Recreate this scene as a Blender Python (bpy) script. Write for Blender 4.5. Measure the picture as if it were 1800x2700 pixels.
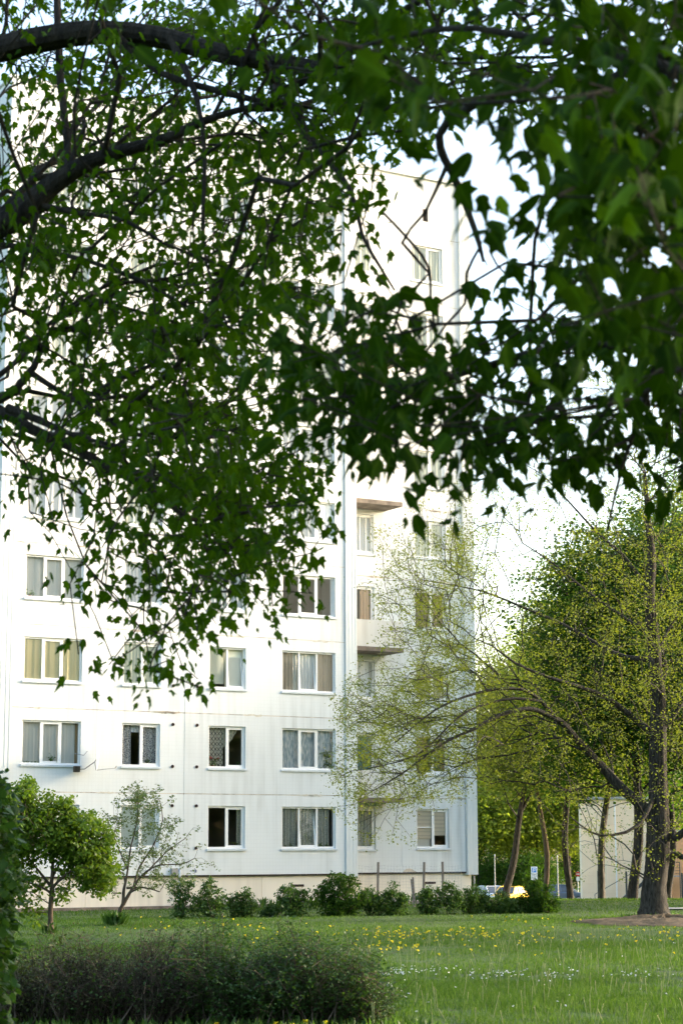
import bpy, math, random
import numpy as np
from mathutils import Vector, Matrix

rng = np.random.default_rng(11)
random.seed(5)
for o in list(bpy.data.objects):
    bpy.data.objects.remove(o)
scene = bpy.context.scene
COL = scene.collection

# ------------------------------------------------------------------ camera, sky, sun, exposure
F_PX, PITCH, ROLL, EYE = 5185.84, 0.1693, 0.0029, 1.975
cam_data = bpy.data.cameras.new('camera')
cam = bpy.data.objects.new('camera', cam_data)
COL.objects.link(cam)
cam_data.sensor_fit = 'HORIZONTAL'
cam_data.sensor_width = 24.0
cam_data.lens = F_PX / 1800 * 24.0
cam_data.clip_start = 0.1
cam_data.clip_end = 6000
cam.location = (0, 0, EYE)
cam.rotation_euler = (Matrix.Rotation(math.pi / 2 + PITCH, 3, 'X') @ Matrix.Rotation(-ROLL, 3, 'Z')).to_euler()
cam_data.dof.use_dof = True
cam_data.dof.focus_distance = 42.0
cam_data.dof.aperture_fstop = 4.2
scene.camera = cam

SUN_AZ, SUN_EL = 74.0, 12.5
world = bpy.data.worlds.new('World')
scene.world = world
world.use_nodes = True
wnt = world.node_tree
sky = wnt.nodes.new('ShaderNodeTexSky')
sky.sky_type = 'NISHITA'
sky.sun_disc = False
sky.sun_elevation = math.radians(SUN_EL)
sky.sun_rotation = math.radians(SUN_AZ)
sky.dust_density = 4.0
sky.air_density = 1.0
wnt.links.new(sky.outputs[0], wnt.nodes['Background'].inputs[0])
wnt.nodes['Background'].inputs[1].default_value = 0.15

sun_data = bpy.data.lights.new('sun', 'SUN')
sun_data.energy = 1.7
sun_data.angle = math.radians(11)
sun_data.color = (1.0, 0.90, 0.77)
sun = bpy.data.objects.new('sun', sun_data)
COL.objects.link(sun)
_sd = Vector((math.sin(math.radians(SUN_AZ)) * math.cos(math.radians(SUN_EL)),
              math.cos(math.radians(SUN_AZ)) * math.cos(math.radians(SUN_EL)), math.sin(math.radians(SUN_EL))))
sun.rotation_euler = _sd.to_track_quat('Z', 'Y').to_euler()
sun.location = (60, 30, 40)

scene.view_settings.view_transform = 'Standard'
scene.view_settings.look = 'None'
scene.view_settings.exposure = 2.62
scene.view_settings.gamma = 1.0
scene.view_settings.use_curve_mapping = False
try:
    scene.cycles.max_bounces = 8
    scene.cycles.transparent_max_bounces = 12
    scene.cycles.caustics_reflective = False
    scene.cycles.caustics_refractive = False
except Exception:
    pass

# ------------------------------------------------------------------ geometry helpers
_c, _s = math.cos(ROLL), math.sin(ROLL)


def ray(u, v):
    a, b = u - 900, 1350 - v
    x, y = a * _c + b * _s, -a * _s + b * _c
    return np.array([x / F_PX, math.cos(PITCH) - y / F_PX * math.sin(PITCH), math.sin(PITCH) + y / F_PX * math.cos(PITCH)])


def at(u, v, Y):
    """world point that lies Y metres ahead on the sight line of photo pixel (u, v)"""
    r = ray(u, v)
    return np.array([0, 0, EYE]) + r * (Y / r[1])


def mesh_np(name, V, F, rnd=None, smooth=False, rib=None):
    V = np.asarray(V, dtype=np.float32).reshape(-1, 3)
    F = np.asarray(F, dtype=np.int32)
    k = F.shape[1]
    me = bpy.data.meshes.new(name)
    me.vertices.add(len(V))
    me.vertices.foreach_set('co', V.ravel())
    me.loops.add(F.size)
    me.loops.foreach_set('vertex_index', F.ravel())
    me.polygons.add(len(F))
    me.polygons.foreach_set('loop_start', np.arange(0, F.size, k, dtype=np.int32))
    me.polygons.foreach_set('loop_total', np.full(len(F), k, dtype=np.int32))
    if smooth:
        me.polygons.foreach_set('use_smooth', np.ones(len(F), dtype=bool))
    me.update(calc_edges=True)
    if rnd is not None:
        a = me.attributes.new('rnd', 'FLOAT', 'POINT')
        a.data.foreach_set('value', np.asarray(rnd, dtype=np.float32))
    if rib is not None:
        a = me.attributes.new('rib', 'FLOAT', 'POINT')
        a.data.foreach_set('value', np.asarray(rib, dtype=np.float32))
    return me


def link(name, me, m, parent=None, kind=None, label=None, cat=None, group=None, loc=None):
    o = bpy.data.objects.new(name, me)
    COL.objects.link(o)
    if m is not None and len(me.materials) == 0:
        me.materials.append(m)
    if parent is not None:
        o.parent = parent
    if loc is not None:
        o.location = loc
    tag(o, label, cat, group, kind)
    return o


def tag(o, label=None, cat=None, group=None, kind=None):
    for k, v in (('label', label), ('category', cat), ('group', group), ('kind', kind)):
        if v:
            o[k] = v
    return o


def empty(name, loc, label, cat, group=None, rz=0):
    o = bpy.data.objects.new(name, None)
    COL.objects.link(o)
    o.location = tuple(float(x) for x in loc)
    o.rotation_euler = (0, 0, rz)
    o.empty_display_size = 0.2
    return tag(o, label, cat, group)


class MB:
    """collects polygons, builds one mesh"""

    def __init__(self):
        self.v, self.f = [], []

    def poly(self, pts):
        n = len(self.v)
        self.v += [tuple(map(float, p)) for p in pts]
        self.f.append(tuple(range(n, n + len(pts))))
        return self

    def box(self, x0, x1, y0, y1, z0, z1):
        n = len(self.v)
        self.v += [(x, y, z) for z in (z0, z1) for y in (y0, y1) for x in (x0, x1)]
        self.f += [tuple(n + i for i in q) for q in ((0, 2, 3, 1), (4, 5, 7, 6), (0, 1, 5, 4), (2, 6, 7, 3), (0, 4, 6, 2), (1, 3, 7, 5))]
        return self

    def tube(self, pts, rad, n=6, cap=True):
        V, Fq = tube_np(pts, rad, n)
        b = len(self.v)
        self.v += [tuple(p) for p in V.tolist()]
        self.f += [tuple(int(b + i) for i in q) for q in Fq]
        if cap:
            self.f.append(tuple(b + i for i in range(n))[::-1])
            m = b + (len(pts) - 1) * n
            self.f.append(tuple(m + i for i in range(n)))
        return self

    def disc(self, c, r, axis='y', n=16, ry=None):
        ry = ry or r
        pts = []
        for i in range(n):
            a = 2 * math.pi * i / n
            if axis == 'y':
                pts.append((c[0] + r * math.cos(a), c[1], c[2] + ry * math.sin(a)))
            else:
                pts.append((c[0] + r * math.cos(a), c[1] + ry * math.sin(a), c[2]))
        return self.poly(pts)

    def mesh(self, name, smooth=False):
        me = bpy.data.meshes.new(name)
        me.from_pydata(self.v, [], self.f)
        if smooth:
            me.polygons.foreach_set('use_smooth', [True] * len(me.polygons))
        me.update()
        return me

    def build(self, name, m, parent=None, smooth=False, **kw):
        return link(name, self.mesh(name, smooth), m, parent, **kw)


def tube_np(pts, rad, n=6, wob=0.0):
    P = np.asarray(pts, dtype=float)
    R = np.broadcast_to(np.asarray(rad, dtype=float), (len(P),))
    T = np.gradient(P, axis=0)
    T /= np.linalg.norm(T, axis=1)[:, None] + 1e-9
    ref = np.array([0.31, 0.77, 0.2]) if abs(T[0] @ np.array([0.35, 0.87, 0.22])) < 0.9 else np.array([1.0, 0, 0])
    A = np.cross(T, ref)
    A /= np.linalg.norm(A, axis=1)[:, None] + 1e-9
    B = np.cross(T, A)
    ang = np.arange(n) * 2 * np.pi / n
    rr = R[:, None] * np.ones((1, n))
    if wob:
        rr = rr * (1 + wob * rng.normal(size=rr.shape))
    V = P[:, None, :] + rr[..., None] * (np.cos(ang)[None, :, None] * A[:, None, :] + np.sin(ang)[None, :, None] * B[:, None, :])
    i = np.arange(len(P) - 1)[:, None] * n
    j = np.arange(n)[None, :]
    k = (j + 1) % n
    Fq = np.stack([i + j, i + k, i + n + k, i + n + j], axis=-1).reshape(-1, 4)
    return V.reshape(-1, 3), Fq


def cones_np(A, B, ra, rb, n=4):
    """many separate tapered segments in one go"""
    A, B = np.asarray(A, float), np.asarray(B, float)
    T = B - A
    T /= np.linalg.norm(T, axis=1)[:, None] + 1e-9
    ref = np.where((np.abs(T[:, 2:3]) < 0.9), np.array([[0, 0, 1.0]]), np.array([[1.0, 0, 0]]))
    U = np.cross(T, ref)
    U /= np.linalg.norm(U, axis=1)[:, None] + 1e-9
    W = np.cross(T, U)
    ang = np.arange(n) * 2 * np.pi / n
    ring = np.cos(ang)[None, :, None] * U[:, None, :] + np.sin(ang)[None, :, None] * W[:, None, :]
    V = np.concatenate([A[:, None] + ring * np.asarray(ra)[:, None, None], B[:, None] + ring * np.asarray(rb)[:, None, None]], axis=1)
    base = np.arange(len(A))[:, None, None] * (2 * n)
    j = np.arange(n)
    q = np.stack([j, (j + 1) % n, n + (j + 1) % n, n + j], axis=-1)[None]
    return V.reshape(-1, 3), (base + q).reshape(-1, 4)


def spline(pts, step):
    """Catmull-Rom resample of a polyline whose rows may hold more than xyz"""
    P = np.asarray(pts, float)
    P = np.vstack([2 * P[0] - P[1], P, 2 * P[-1] - P[-2]])
    out = []
    for i in range(1, len(P) - 2):
        n = max(2, int(np.linalg.norm(P[i + 1][:3] - P[i][:3]) / step) + 1)
        for t in np.arange(n) / n:
            a, b, c, d = P[i - 1], P[i], P[i + 1], P[i + 2]
            out.append(0.5 * (2 * b + (c - a) * t + (2 * a - 5 * b + 4 * c - d) * t * t + (3 * b - a - 3 * c + d) * t ** 3))
    out.append(P[-2])
    return np.array(out)


# leaf templates: x across, y along the midrib, z up
def maple_template():
    half = [(0.15, -0.05), (0.40, 0.06), (0.33, 0.30), (0.50, 0.62), (0.22, 0.62)]
    mid = [(0, 0), (0, 0.36), (0, 0.70), (0, 1.22)]
    pts = [(x, y) for x, y in mid] + [(x, y) for x, y in half] + [(-x, y) for x, y in half]
    V = [(x, y, -0.42 * abs(x) - 0.34 * y * y + (0.08 if abs(x) > 0.4 else 0)) for x, y in pts]
    F = []
    for o, s in ((4, 1), (9, -1)):
        for t in ((0, o, o + 1), (0, o + 1, o + 2), (0, o + 2, 1), (1, o + 2, o + 3), (1, o + 3, o + 4), (1, o + 4, 2), (2, o + 4, 3)):
            F.append(t if s > 0 else t[::-1])
    return np.array(V), np.array(F)


def oval_template(wd=0.32, fold=0.25):
    pts = [(0, 0), (wd, 0.38), (wd * .72, 0.72), (0, 1.0), (-wd * .72, 0.72), (-wd, 0.38), (0, 0.5)]
    V = [(x, y, -fold * abs(x) * 1.0 - 0.22 * y * y) for x, y in pts]
    F = [(6, 0, 1), (6, 1, 2), (6, 2, 3), (6, 3, 4), (6, 4, 5), (6, 5, 0)]
    return np.array(V), np.array(F)


def kite_template(wd=0.4):
    V = [(0, 0, 0), (wd, 0.5, -0.08), (0, 1, -0.12), (-wd, 0.5, -0.08)]
    return np.array(V), np.array([(0, 1, 2), (0, 2, 3)])


def unit(A):
    return A / (np.linalg.norm(A, axis=-1, keepdims=True) + 1e-9)


def leaf_frames(N, droop=0.6, out=None, flat=0.5):
    """random leaf axes: hanging a little, faces mostly up"""
    a = rng.uniform(0, 2 * np.pi, N)
    Y = np.stack([np.cos(a), np.sin(a), -droop + 0.45 * rng.normal(size=N)], axis=1)
    if out is not None:
        Y += out
    Y = unit(Y)
    Nn = np.stack([flat * rng.normal(size=N), flat * rng.normal(size=N), np.ones(N)], axis=1)
    X = unit(np.cross(Y, Nn))
    Z = np.cross(X, Y)
    return X, Y, Z


def leaves_np(tpl, O, S, frames):
    tv, tf = tpl
    X, Y, Z = frames
    S = np.asarray(S)[:, None, None]
    kx = rng.uniform(.72, 1.18, len(O))[:, None, None]
    kz = rng.uniform(.3, 2.0, len(O))[:, None, None]
    V = O[:, None, :] + S * (kx * tv[None, :, 0:1] * X[:, None, :] + tv[None, :, 1:2] * Y[:, None, :] + kz * tv[None, :, 2:3] * Z[:, None, :])
    F = (np.arange(len(O)) * len(tv))[:, None, None] + tf[None]
    return V.reshape(-1, 3), F.reshape(-1, 3), np.repeat(rng.uniform(0, 1, len(O)), len(tv))


class Skel:
    """branch skeleton: limbs first, then twigs grown to every target"""

    def __init__(self):
        self.P = np.zeros((0, 3))
        self.par, self.R, self.lim = [], [], []
        self.limbs = []

    def limb(self, pts4, step=0.35, join=True):
        q = spline(pts4, step)
        par = -1
        if join and len(self.P):
            par = int(np.argmin(np.linalg.norm(self.P - q[0, :3], axis=1)))
        n = len(self.P)
        self.P = np.vstack([self.P, q[:, :3]])
        self.par += [par] + list(range(n, n + len(q) - 1))
        self.R += list(q[:, 3])
        self.lim += [True] * len(q)
        self.limbs.append(q)

    def grow(self, targets, step=0.3, sag=0.12, jit=0.06, order=None, rootpull=0.55):
        T = np.asarray(targets)
        D = np.array([np.min(np.linalg.norm(self.P - t, axis=1)) for t in T]) if order is None else order
        cap = len(self.P) + len(T) * 14 + 10
        buf = np.zeros((cap, 3))
        n = len(self.P)
        buf[:n] = self.P
        pl = np.zeros(cap)      # path length back to the root keeps the twigs fanning outward
        for i in range(n):
            p = self.par[i]
            if p >= 0:
                pl[i] = pl[p] + np.linalg.norm(buf[i] - buf[p]) * (.6 if self.lim[i] else 1)
        for i in np.argsort(D):
            t = T[i]
            d = np.linalg.norm(buf[:n] - t, axis=1)
            j = int(np.argmin(d + rootpull * pl[:n]))
            a = buf[j].copy()
            L = np.linalg.norm(t - a)
            k = min(12, max(1, int(L / step)))
            pa = j
            off = rng.normal(size=3) * jit * L
            for m in range(1, k + 1):
                f = m / k
                p = a + (t - a) * f
                p = p + (off + np.array([0, 0, sag * L])) * (f * (1 - f) * 2)
                if m < k:
                    p += rng.normal(size=3) * 0.018 * min(L, 1.0)
                buf[n] = p
                pl[n] = pl[pa] + L / k
                self.par.append(pa)
                self.R.append(0)
                self.lim.append(False)
                pa = n
                n += 1
        self.P = buf[:n]

    def radii(self, rmin, ex=2.3, rmax=0.2):
        n = len(self.P)
        acc = np.zeros(n)
        R = np.array(self.R, float)
        for i in range(n - 1, -1, -1):
            if self.lim[i]:
                continue
            r = acc[i] ** (1 / ex) if acc[i] > 0 else rmin
            R[i] = min(max(rmin, r), rmax)
            p = self.par[i]
            if p >= 0 and not self.lim[p]:
                acc[p] += R[i] ** ex
        self.R = R

    def twig_mesh(self, n=4):
        i = np.array([k for k in range(len(self.P)) if not self.lim[k] and self.par[k] >= 0])
        p = np.array([self.par[k] for k in i])
        rp = np.array([min(self.R[b], self.R[a] * 1.25) for a, b in zip(i, p)])
        return cones_np(self.P[p], self.P[i], rp, self.R[i], n)


# ------------------------------------------------------------------ materials
def nodes_of(m):
    return m.node_tree.nodes, m.node_tree.links


def mat(name, c1, c2=None, rough=0.7, scale=4.0, bump=0.0, bscale=None, spec=0.3, stretch=None, detail=6.0, metal=0.0, contrast=(0.35, 0.65)):
    m = bpy.data.materials.new(name)
    m.use_nodes = True
    N, L = nodes_of(m)
    b = N['Principled BSDF']
    b.inputs['Roughness'].default_value = rough
    b.inputs['Specular IOR Level'].default_value = spec
    b.inputs['Metallic'].default_value = metal
    b.inputs['Base Color'].default_value = (*c1, 1)
    if c2 is None and not bump:
        return m
    tc = N.new('ShaderNodeTexCoord')
    mp = N.new('ShaderNodeMapping')
    if stretch:
        mp.inputs['Scale'].default_value = stretch
    L.new(tc.outputs['Object'], mp.inputs[0])
    nz = N.new('ShaderNodeTexNoise')
    nz.inputs['Scale'].default_value = scale
    nz.inputs['Detail'].default_value = detail
    L.new(mp.outputs[0], nz.inputs['Vector'])
    if c2 is not None:
        mr = N.new('ShaderNodeMapRange')
        mr.inputs['From Min'].default_value, mr.inputs['From Max'].default_value = contrast
        L.new(nz.outputs['Fac'], mr.inputs['Value'])
        mx = N.new('ShaderNodeMix')
        mx.data_type = 'RGBA'
        mx.inputs['A'].default_value = (*c1, 1)
        mx.inputs['B'].default_value = (*c2, 1)
        L.new(mr.outputs[0], mx.inputs['Factor'])
        L.new(mx.outputs['Result'], b.inputs['Base Color'])
    if bump:
        n2 = N.new('ShaderNodeTexNoise')
        n2.inputs['Scale'].default_value = bscale or scale * 4
        n2.inputs['Detail'].default_value = 8
        L.new(mp.outputs[0], n2.inputs['Vector'])
        bp = N.new('ShaderNodeBump')
        bp.inputs['Strength'].default_value = bump
        bp.inputs['Distance'].default_value = 0.03
        L.new(n2.outputs['Fac'], bp.inputs['Height'])
        L.new(bp.outputs[0], b.inputs['Normal'])
    return m


def leaf_mat(name, c1, c2, tr, trans=0.4, rough=0.5, spec=0.25, c3=None, rib=None):
    m = bpy.data.materials.new(name)
    m.use_nodes = True
    N, L = nodes_of(m)
    b = N['Principled BSDF']
    b.inputs['Roughness'].default_value = rough
    b.inputs['Specular IOR Level'].default_value = spec
    at_ = N.new('ShaderNodeAttribute')
    at_.attribute_name = 'rnd'
    oi = N.new('ShaderNodeObjectInfo')
    ad = N.new('ShaderNodeMath')
    ad.operation = 'ADD'
    L.new(at_.outputs['Fac'], ad.inputs[0])
    L.new(oi.outputs['Random'], ad.inputs[1])
    fr = N.new('ShaderNodeMath')
    fr.operation = 'FRACT'
    L.new(ad.outputs[0], fr.inputs[0])
    rp = N.new('ShaderNodeValToRGB')
    rp.color_ramp.elements[0].color = (*c1, 1)
    rp.color_ramp.elements[1].color = (*c2, 1)
    if c3:
        e = rp.color_ramp.elements.new(0.93)
        e.color = (*c2, 1)
        rp.color_ramp.elements[-1].color = (*c3, 1)
    L.new(fr.outputs[0], rp.inputs[0])
    L.new(rp.outputs[0], b.inputs['Base Color'])
    if rib:     # paler midrib and a mottled blade
        ra = N.new('ShaderNodeAttribute')
        ra.attribute_name = 'rib'
        pw = N.new('ShaderNodeMath')
        pw.operation = 'POWER'
        pw.inputs[1].default_value = 7.0
        L.new(ra.outputs['Fac'], pw.inputs[0])
        mr_ = N.new('ShaderNodeMix')
        mr_.data_type = 'RGBA'
        mr_.inputs['B'].default_value = (*rib, 1)
        L.new(pw.outputs[0], mr_.inputs['Factor'])
        L.new(rp.outputs[0], mr_.inputs['A'])
        L.new(mr_.outputs['Result'], b.inputs['Base Color'])
    t = N.new('ShaderNodeBsdfTranslucent')
    t.inputs['Color'].default_value = (*tr, 1)
    mx = N.new('ShaderNodeMixShader')
    mx.inputs[0].default_value = trans
    L.new(b.outputs[0], mx.inputs[1])
    L.new(t.outputs[0], mx.inputs[2])
    L.new(mx.outputs[0], N['Material Output'].inputs['Surface'])
    return m


def glass_mat(name, tint=(0.985, 0.99, 0.99)):
    m = bpy.data.materials.new(name)
    m.use_nodes = True
    N, L = nodes_of(m)
    N.remove(N['Principled BSDF'])
    tr = N.new('ShaderNodeBsdfTransparent')
    tr.inputs[0].default_value = (*tint, 1)
    gl = N.new('ShaderNodeBsdfGlossy')
    gl.inputs['Roughness'].default_value = 0.02
    fr = N.new('ShaderNodeFresnel')
    fr.inputs['IOR'].default_value = 1.5
    ml = N.new('ShaderNodeMath')
    ml.operation = 'MULTIPLY'
    ml.inputs[1].default_value = 0.8
    L.new(fr.outputs[0], ml.inputs[0])
    mx = N.new('ShaderNodeMixShader')
    L.new(ml.outputs[0], mx.inputs[0])
    L.new(tr.outputs[0], mx.inputs[1])
    L.new(gl.outputs[0], mx.inputs[2])
    L.new(mx.outputs[0], N['Material Output'].inputs['Surface'])
    return m


def wall_mat(name, c1, dirt, amount=0.35, tiles=True, warm=None):
    """painted concrete: fine tile relief, vertical rain streaks, patchy wear"""
    m = bpy.data.materials.new(name)
    m.use_nodes = True
    N, L = nodes_of(m)
    b = N['Principled BSDF']
    b.inputs['Roughness'].default_value = 0.85
    b.inputs['Specular IOR Level'].default_value = 0.2
    tc = N.new('ShaderNodeTexCoord')
    mp = N.new('ShaderNodeMapping')
    mp.inputs['Scale'].default_value = (2.2, 2.2, 0.16)
    L.new(tc.outputs['Object'], mp.inputs[0])
    n1 = N.new('ShaderNodeTexNoise')
    n1.inputs['Scale'].default_value = 2.0
    n1.inputs['Detail'].default_value = 7
    L.new(mp.outputs[0], n1.inputs['Vector'])
    n2 = N.new('ShaderNodeTexNoise')
    n2.inputs['Scale'].default_value = 0.35
    n2.inputs['Detail'].default_value = 5
    L.new(tc.outputs['Object'], n2.inputs['Vector'])
    r1 = N.new('ShaderNodeMapRange')
    r1.inputs['From Min'].default_value, r1.inputs['From Max'].default_value = 0.42, 0.78
    L.new(n1.outputs['Fac'], r1.inputs['Value'])
    r2 = N.new('ShaderNodeMapRange')
    r2.inputs['From Min'].default_value, r2.inputs['From Max'].default_value = 0.38, 0.7
    L.new(n2.outputs['Fac'], r2.inputs['Value'])
    mu = N.new('ShaderNodeMath')
    mu.operation = 'MULTIPLY'
    L.new(r1.outputs[0], mu.inputs[0])
    L.new(r2.outputs[0], mu.inputs[1])
    m2 = N.new('ShaderNodeMath')
    m2.operation = 'MULTIPLY'
    m2.inputs[1].default_value = amount
    L.new(mu.outputs[0], m2.inputs[0])
    mx = N.new('ShaderNodeMix')
    mx.data_type = 'RGBA'
    mx.inputs['A'].default_value = (*c1, 1)
    mx.inputs['B'].default_value = (*dirt, 1)
    L.new(m2.outputs[0], mx.inputs['Factor'])
    oi = N.new('ShaderNodeObjectInfo')
    rv = N.new('ShaderNodeMapRange')
    rv.inputs['To Min'].default_value, rv.inputs['To Max'].default_value = 0.93, 1.02
    L.new(oi.outputs['Random'], rv.inputs['Value'])
    hv = N.new('ShaderNodeHueSaturation')
    L.new(rv.outputs[0], hv.inputs['Value'])
    L.new(mx.outputs['Result'], hv.inputs['Color'])
    L.new(hv.outputs[0], b.inputs['Base Color'])
    if tiles:
        sx = N.new('ShaderNodeSeparateXYZ')
        cx = N.new('ShaderNodeCombineXYZ')
        L.new(tc.outputs['Object'], sx.inputs[0])
        L.new(sx.outputs['X'], cx.inputs['X'])
        L.new(sx.outputs['Z'], cx.inputs['Y'])
        bt = N.new('ShaderNodeTexBrick')
        bt.offset = 0
        bt.inputs['Scale'].default_value = 1.0
        bt.inputs['Brick Width'].default_value = 0.125
        bt.inputs['Row Height'].default_value = 0.125
        bt.inputs['Mortar Size'].default_value = 0.012
        bt.inputs['Color1'].default_value = (1, 1, 1, 1)
        bt.inputs['Color2'].default_value = (0.9, 0.9, 0.9, 1)
        bt.inputs['Mortar'].default_value = (0.0, 0.0, 0.0, 1)
        L.new(cx.outputs[0], bt.inputs['Vector'])
        ml = N.new('ShaderNodeMix')
        ml.data_type = 'RGBA'
        ml.blend_type = 'MULTIPLY'
        ml.inputs['Factor'].default_value = 0.035
        L.new(hv.outputs[0], ml.inputs['A'])
        L.new(bt.outputs['Color'], ml.inputs['B'])
        L.new(ml.outputs['Result'], b.inputs['Base Color'])
        bp = N.new('ShaderNodeBump')
        bp.inputs['Strength'].default_value = 0.1
        bp.inputs['Distance'].default_value = 0.004
        L.new(bt.outputs['Color'], bp.inputs['Height'])
        L.new(bp.outputs[0], b.inputs['Normal'])
    return m


def cloth_mat(name, c1, c2=None, kind='folds', scale=30.0, trans=0.06):
    """curtain cloth; kinds: folds, lace, stripes, lattice, floral, slats"""
    m = bpy.data.materials.new(name)
    m.use_nodes = True
    N, L = nodes_of(m)
    b = N['Principled BSDF']
    b.inputs['Roughness'].default_value = 0.9
    b.inputs['Specular IOR Level'].default_value = 0.1
    b.inputs['Base Color'].default_value = (*c1, 1)
    c2 = c2 or tuple(x * 0.8 for x in c1)
    c1, c2 = [tuple(min(.88, x * 1.3) for x in c) for c in (c1, c2)]
    tc = N.new('ShaderNodeTexCoord')
    sx = N.new('ShaderNodeSeparateXYZ')
    L.new(tc.outputs['Object'], sx.inputs[0])
    fac = None
    if kind in ('lace', 'floral'):
        v = N.new('ShaderNodeTexVoronoi')
        v.feature = 'DISTANCE_TO_EDGE' if kind == 'floral' else 'F1'
        v.inputs['Scale'].default_value = scale
        L.new(tc.outputs['Object'], v.inputs['Vector'])
        r = N.new('ShaderNodeMapRange')
        r.inputs['From Min'].default_value, r.inputs['From Max'].default_value = (0.0, 0.22) if kind == 'floral' else (0.2, 0.6)
        L.new(v.outputs['Distance'], r.inputs['Value'])
        fac = r.outputs[0]
    elif kind == 'stripes':
        mp = N.new('ShaderNodeMapping')
        mp.inputs['Scale'].default_value = (scale, 1, scale * 0.16)
        L.new(tc.outputs['Object'], mp.inputs[0])
        n = N.new('ShaderNodeTexNoise')
        n.inputs['Scale'].default_value = 1.0
        n.inputs['Detail'].default_value = 4
        L.new(mp.outputs[0], n.inputs['Vector'])
        r = N.new('ShaderNodeMapRange')
        r.inputs['From Min'].default_value, r.inputs['From Max'].default_value = 0.4, 0.6
        L.new(n.outputs['Fac'], r.inputs['Value'])
        fac = r.outputs[0]
    elif kind in ('lattice', 'slats'):
        def wave(expr_x, expr_z):
            a = N.new('ShaderNodeMath'); a.operation = 'MULTIPLY'; a.inputs[1].default_value = expr_x
            c = N.new('ShaderNodeMath'); c.operation = 'MULTIPLY'; c.inputs[1].default_value = expr_z
            L.new(sx.outputs['X'], a.inputs[0]); L.new(sx.outputs['Z'], c.inputs[0])
            d = N.new('ShaderNodeMath'); d.operation = 'ADD'
            L.new(a.outputs[0], d.inputs[0]); L.new(c.outputs[0], d.inputs[1])
            e = N.new('ShaderNodeMath'); e.operation = 'FRACT'; L.new(d.outputs[0], e.inputs[0])
            f = N.new('ShaderNodeMath'); f.operation = 'LESS_THAN'; f.inputs[1].default_value = 0.2 if kind == 'lattice' else 0.3
            L.new(e.outputs[0], f.inputs[0])
            return f.outputs[0]
        if kind == 'lattice':
            p, q = wave(scale, scale * 0.75), wave(-scale, scale * 0.75)
            mxx = N.new('ShaderNodeMath'); mxx.operation = 'MAXIMUM'
            L.new(p, mxx.inputs[0]); L.new(q, mxx.inputs[1])
            fac = mxx.outputs[0]
        else:
            fac = wave(0, scale)
    else:
        mp = N.new('ShaderNodeMapping')
        mp.inputs['Scale'].default_value = (scale, scale, 0.8)
        L.new(tc.outputs['Object'], mp.inputs[0])
        n = N.new('ShaderNodeTexNoise')
        n.inputs['Scale'].default_value = 0.6
        L.new(mp.outputs[0], n.inputs['Vector'])
        fac = n.outputs['Fac']
    mx = N.new('ShaderNodeMix')
    mx.data_type = 'RGBA'
    mx.inputs['A'].default_value = (*c1, 1)
    mx.inputs['B'].default_value = (*c2, 1)
    L.new(fac, mx.inputs['Factor'])
    L.new(mx.outputs['Result'], b.inputs['Base Color'])
    t = N.new('ShaderNodeBsdfTranslucent')
    L.new(mx.outputs['Result'], t.inputs['Color'])
    ms = N.new('ShaderNodeMixShader')
    ms.inputs[0].default_value = trans
    L.new(b.outputs[0], ms.inputs[1])
    L.new(t.outputs[0], ms.inputs[2])
    L.new(ms.outputs[0], N['Material Output'].inputs['Surface'])
    return m


M = {}
M['wall'] = wall_mat('painted_concrete', (0.715, 0.732, 0.728), (0.36, 0.36, 0.33), 0.75)
M['plinth'] = wall_mat('plinth_render', (0.80, 0.72, 0.60), (0.45, 0.40, 0.33), 0.8, tiles=False)
M['clad'] = mat('blue_grey_cladding', (0.72, 0.735, 0.72), (0.65, 0.67, 0.66), 0.6, 1.2, stretch=(3, 3, 0.2))
M['joint'] = mat('joint_sealant', (0.60, 0.52, 0.42), (0.30, 0.26, 0.21), 0.9, 3.0, contrast=(0.45, 0.6))
M['parapet'] = wall_mat('parapet_concrete', (0.62, 0.61, 0.575), (0.36, 0.33, 0.28), 1.0, tiles=False)
M['slab'] = mat('raw_concrete', (0.23, 0.19, 0.155), (0.11, 0.09, 0.072), 0.9, 2.5, 0.4, 30)
M['roof'] = mat('roof_felt', (0.10, 0.10, 0.10), (0.14, 0.14, 0.13), 0.9, 2)
M['inside'] = mat('interior_plaster', (0.42, 0.40, 0.36), (0.36, 0.34, 0.30), 0.9, 1)
M['pvc'] = mat('white_window_plastic', (0.80, 0.80, 0.79), (0.75, 0.75, 0.73), 0.4, 2, spec=0.4)
M['sill'] = mat('sill_metal', (0.62, 0.66, 0.69), (0.52, 0.56, 0.58), 0.45, 3, spec=0.5)
M['glass'] = glass_mat('window_glass')
M['patch'] = mat('pale_mortar_patch', (0.66, 0.62, 0.54), (0.5, 0.46, 0.38), 0.9, 6)
M['dark'] = mat('dark_hole', (0.03, 0.022, 0.02), (0.05, 0.03, 0.025), 0.9, 20)
M['rust'] = mat('rusty_sleeve', (0.22, 0.11, 0.07), (0.30, 0.17, 0.12), 0.8, 30)
M['wood'] = mat('weathered_wood', (0.16, 0.13, 0.11), (0.25, 0.21, 0.18), 0.9, 5, 0.4, 40, stretch=(6, 6, 0.6))
M['wire'] = mat('galvanised_wire', (0.35, 0.37, 0.38), rough=0.5, metal=0.6)
M['steel'] = mat('grey_steel', (0.36, 0.37, 0.38), (0.28, 0.28, 0.29), 0.5, 4, metal=0.5)
M['darksteel'] = mat('dark_painted_steel', (0.04, 0.045, 0.05), (0.06, 0.06, 0.06), 0.5, 4)
M['signwhite'] = mat('sign_white', (0.8, 0.8, 0.8), (0.74, 0.75, 0.76), 0.4, 8)
M['signblue'] = mat('sign_blue', (0.02, 0.16, 0.55), (0.03, 0.2, 0.6), 0.4, 8)
M['signred'] = mat('sign_red', (0.50, 0.02, 0.03), (0.45, 0.03, 0.03), 0.4, 8)
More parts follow.
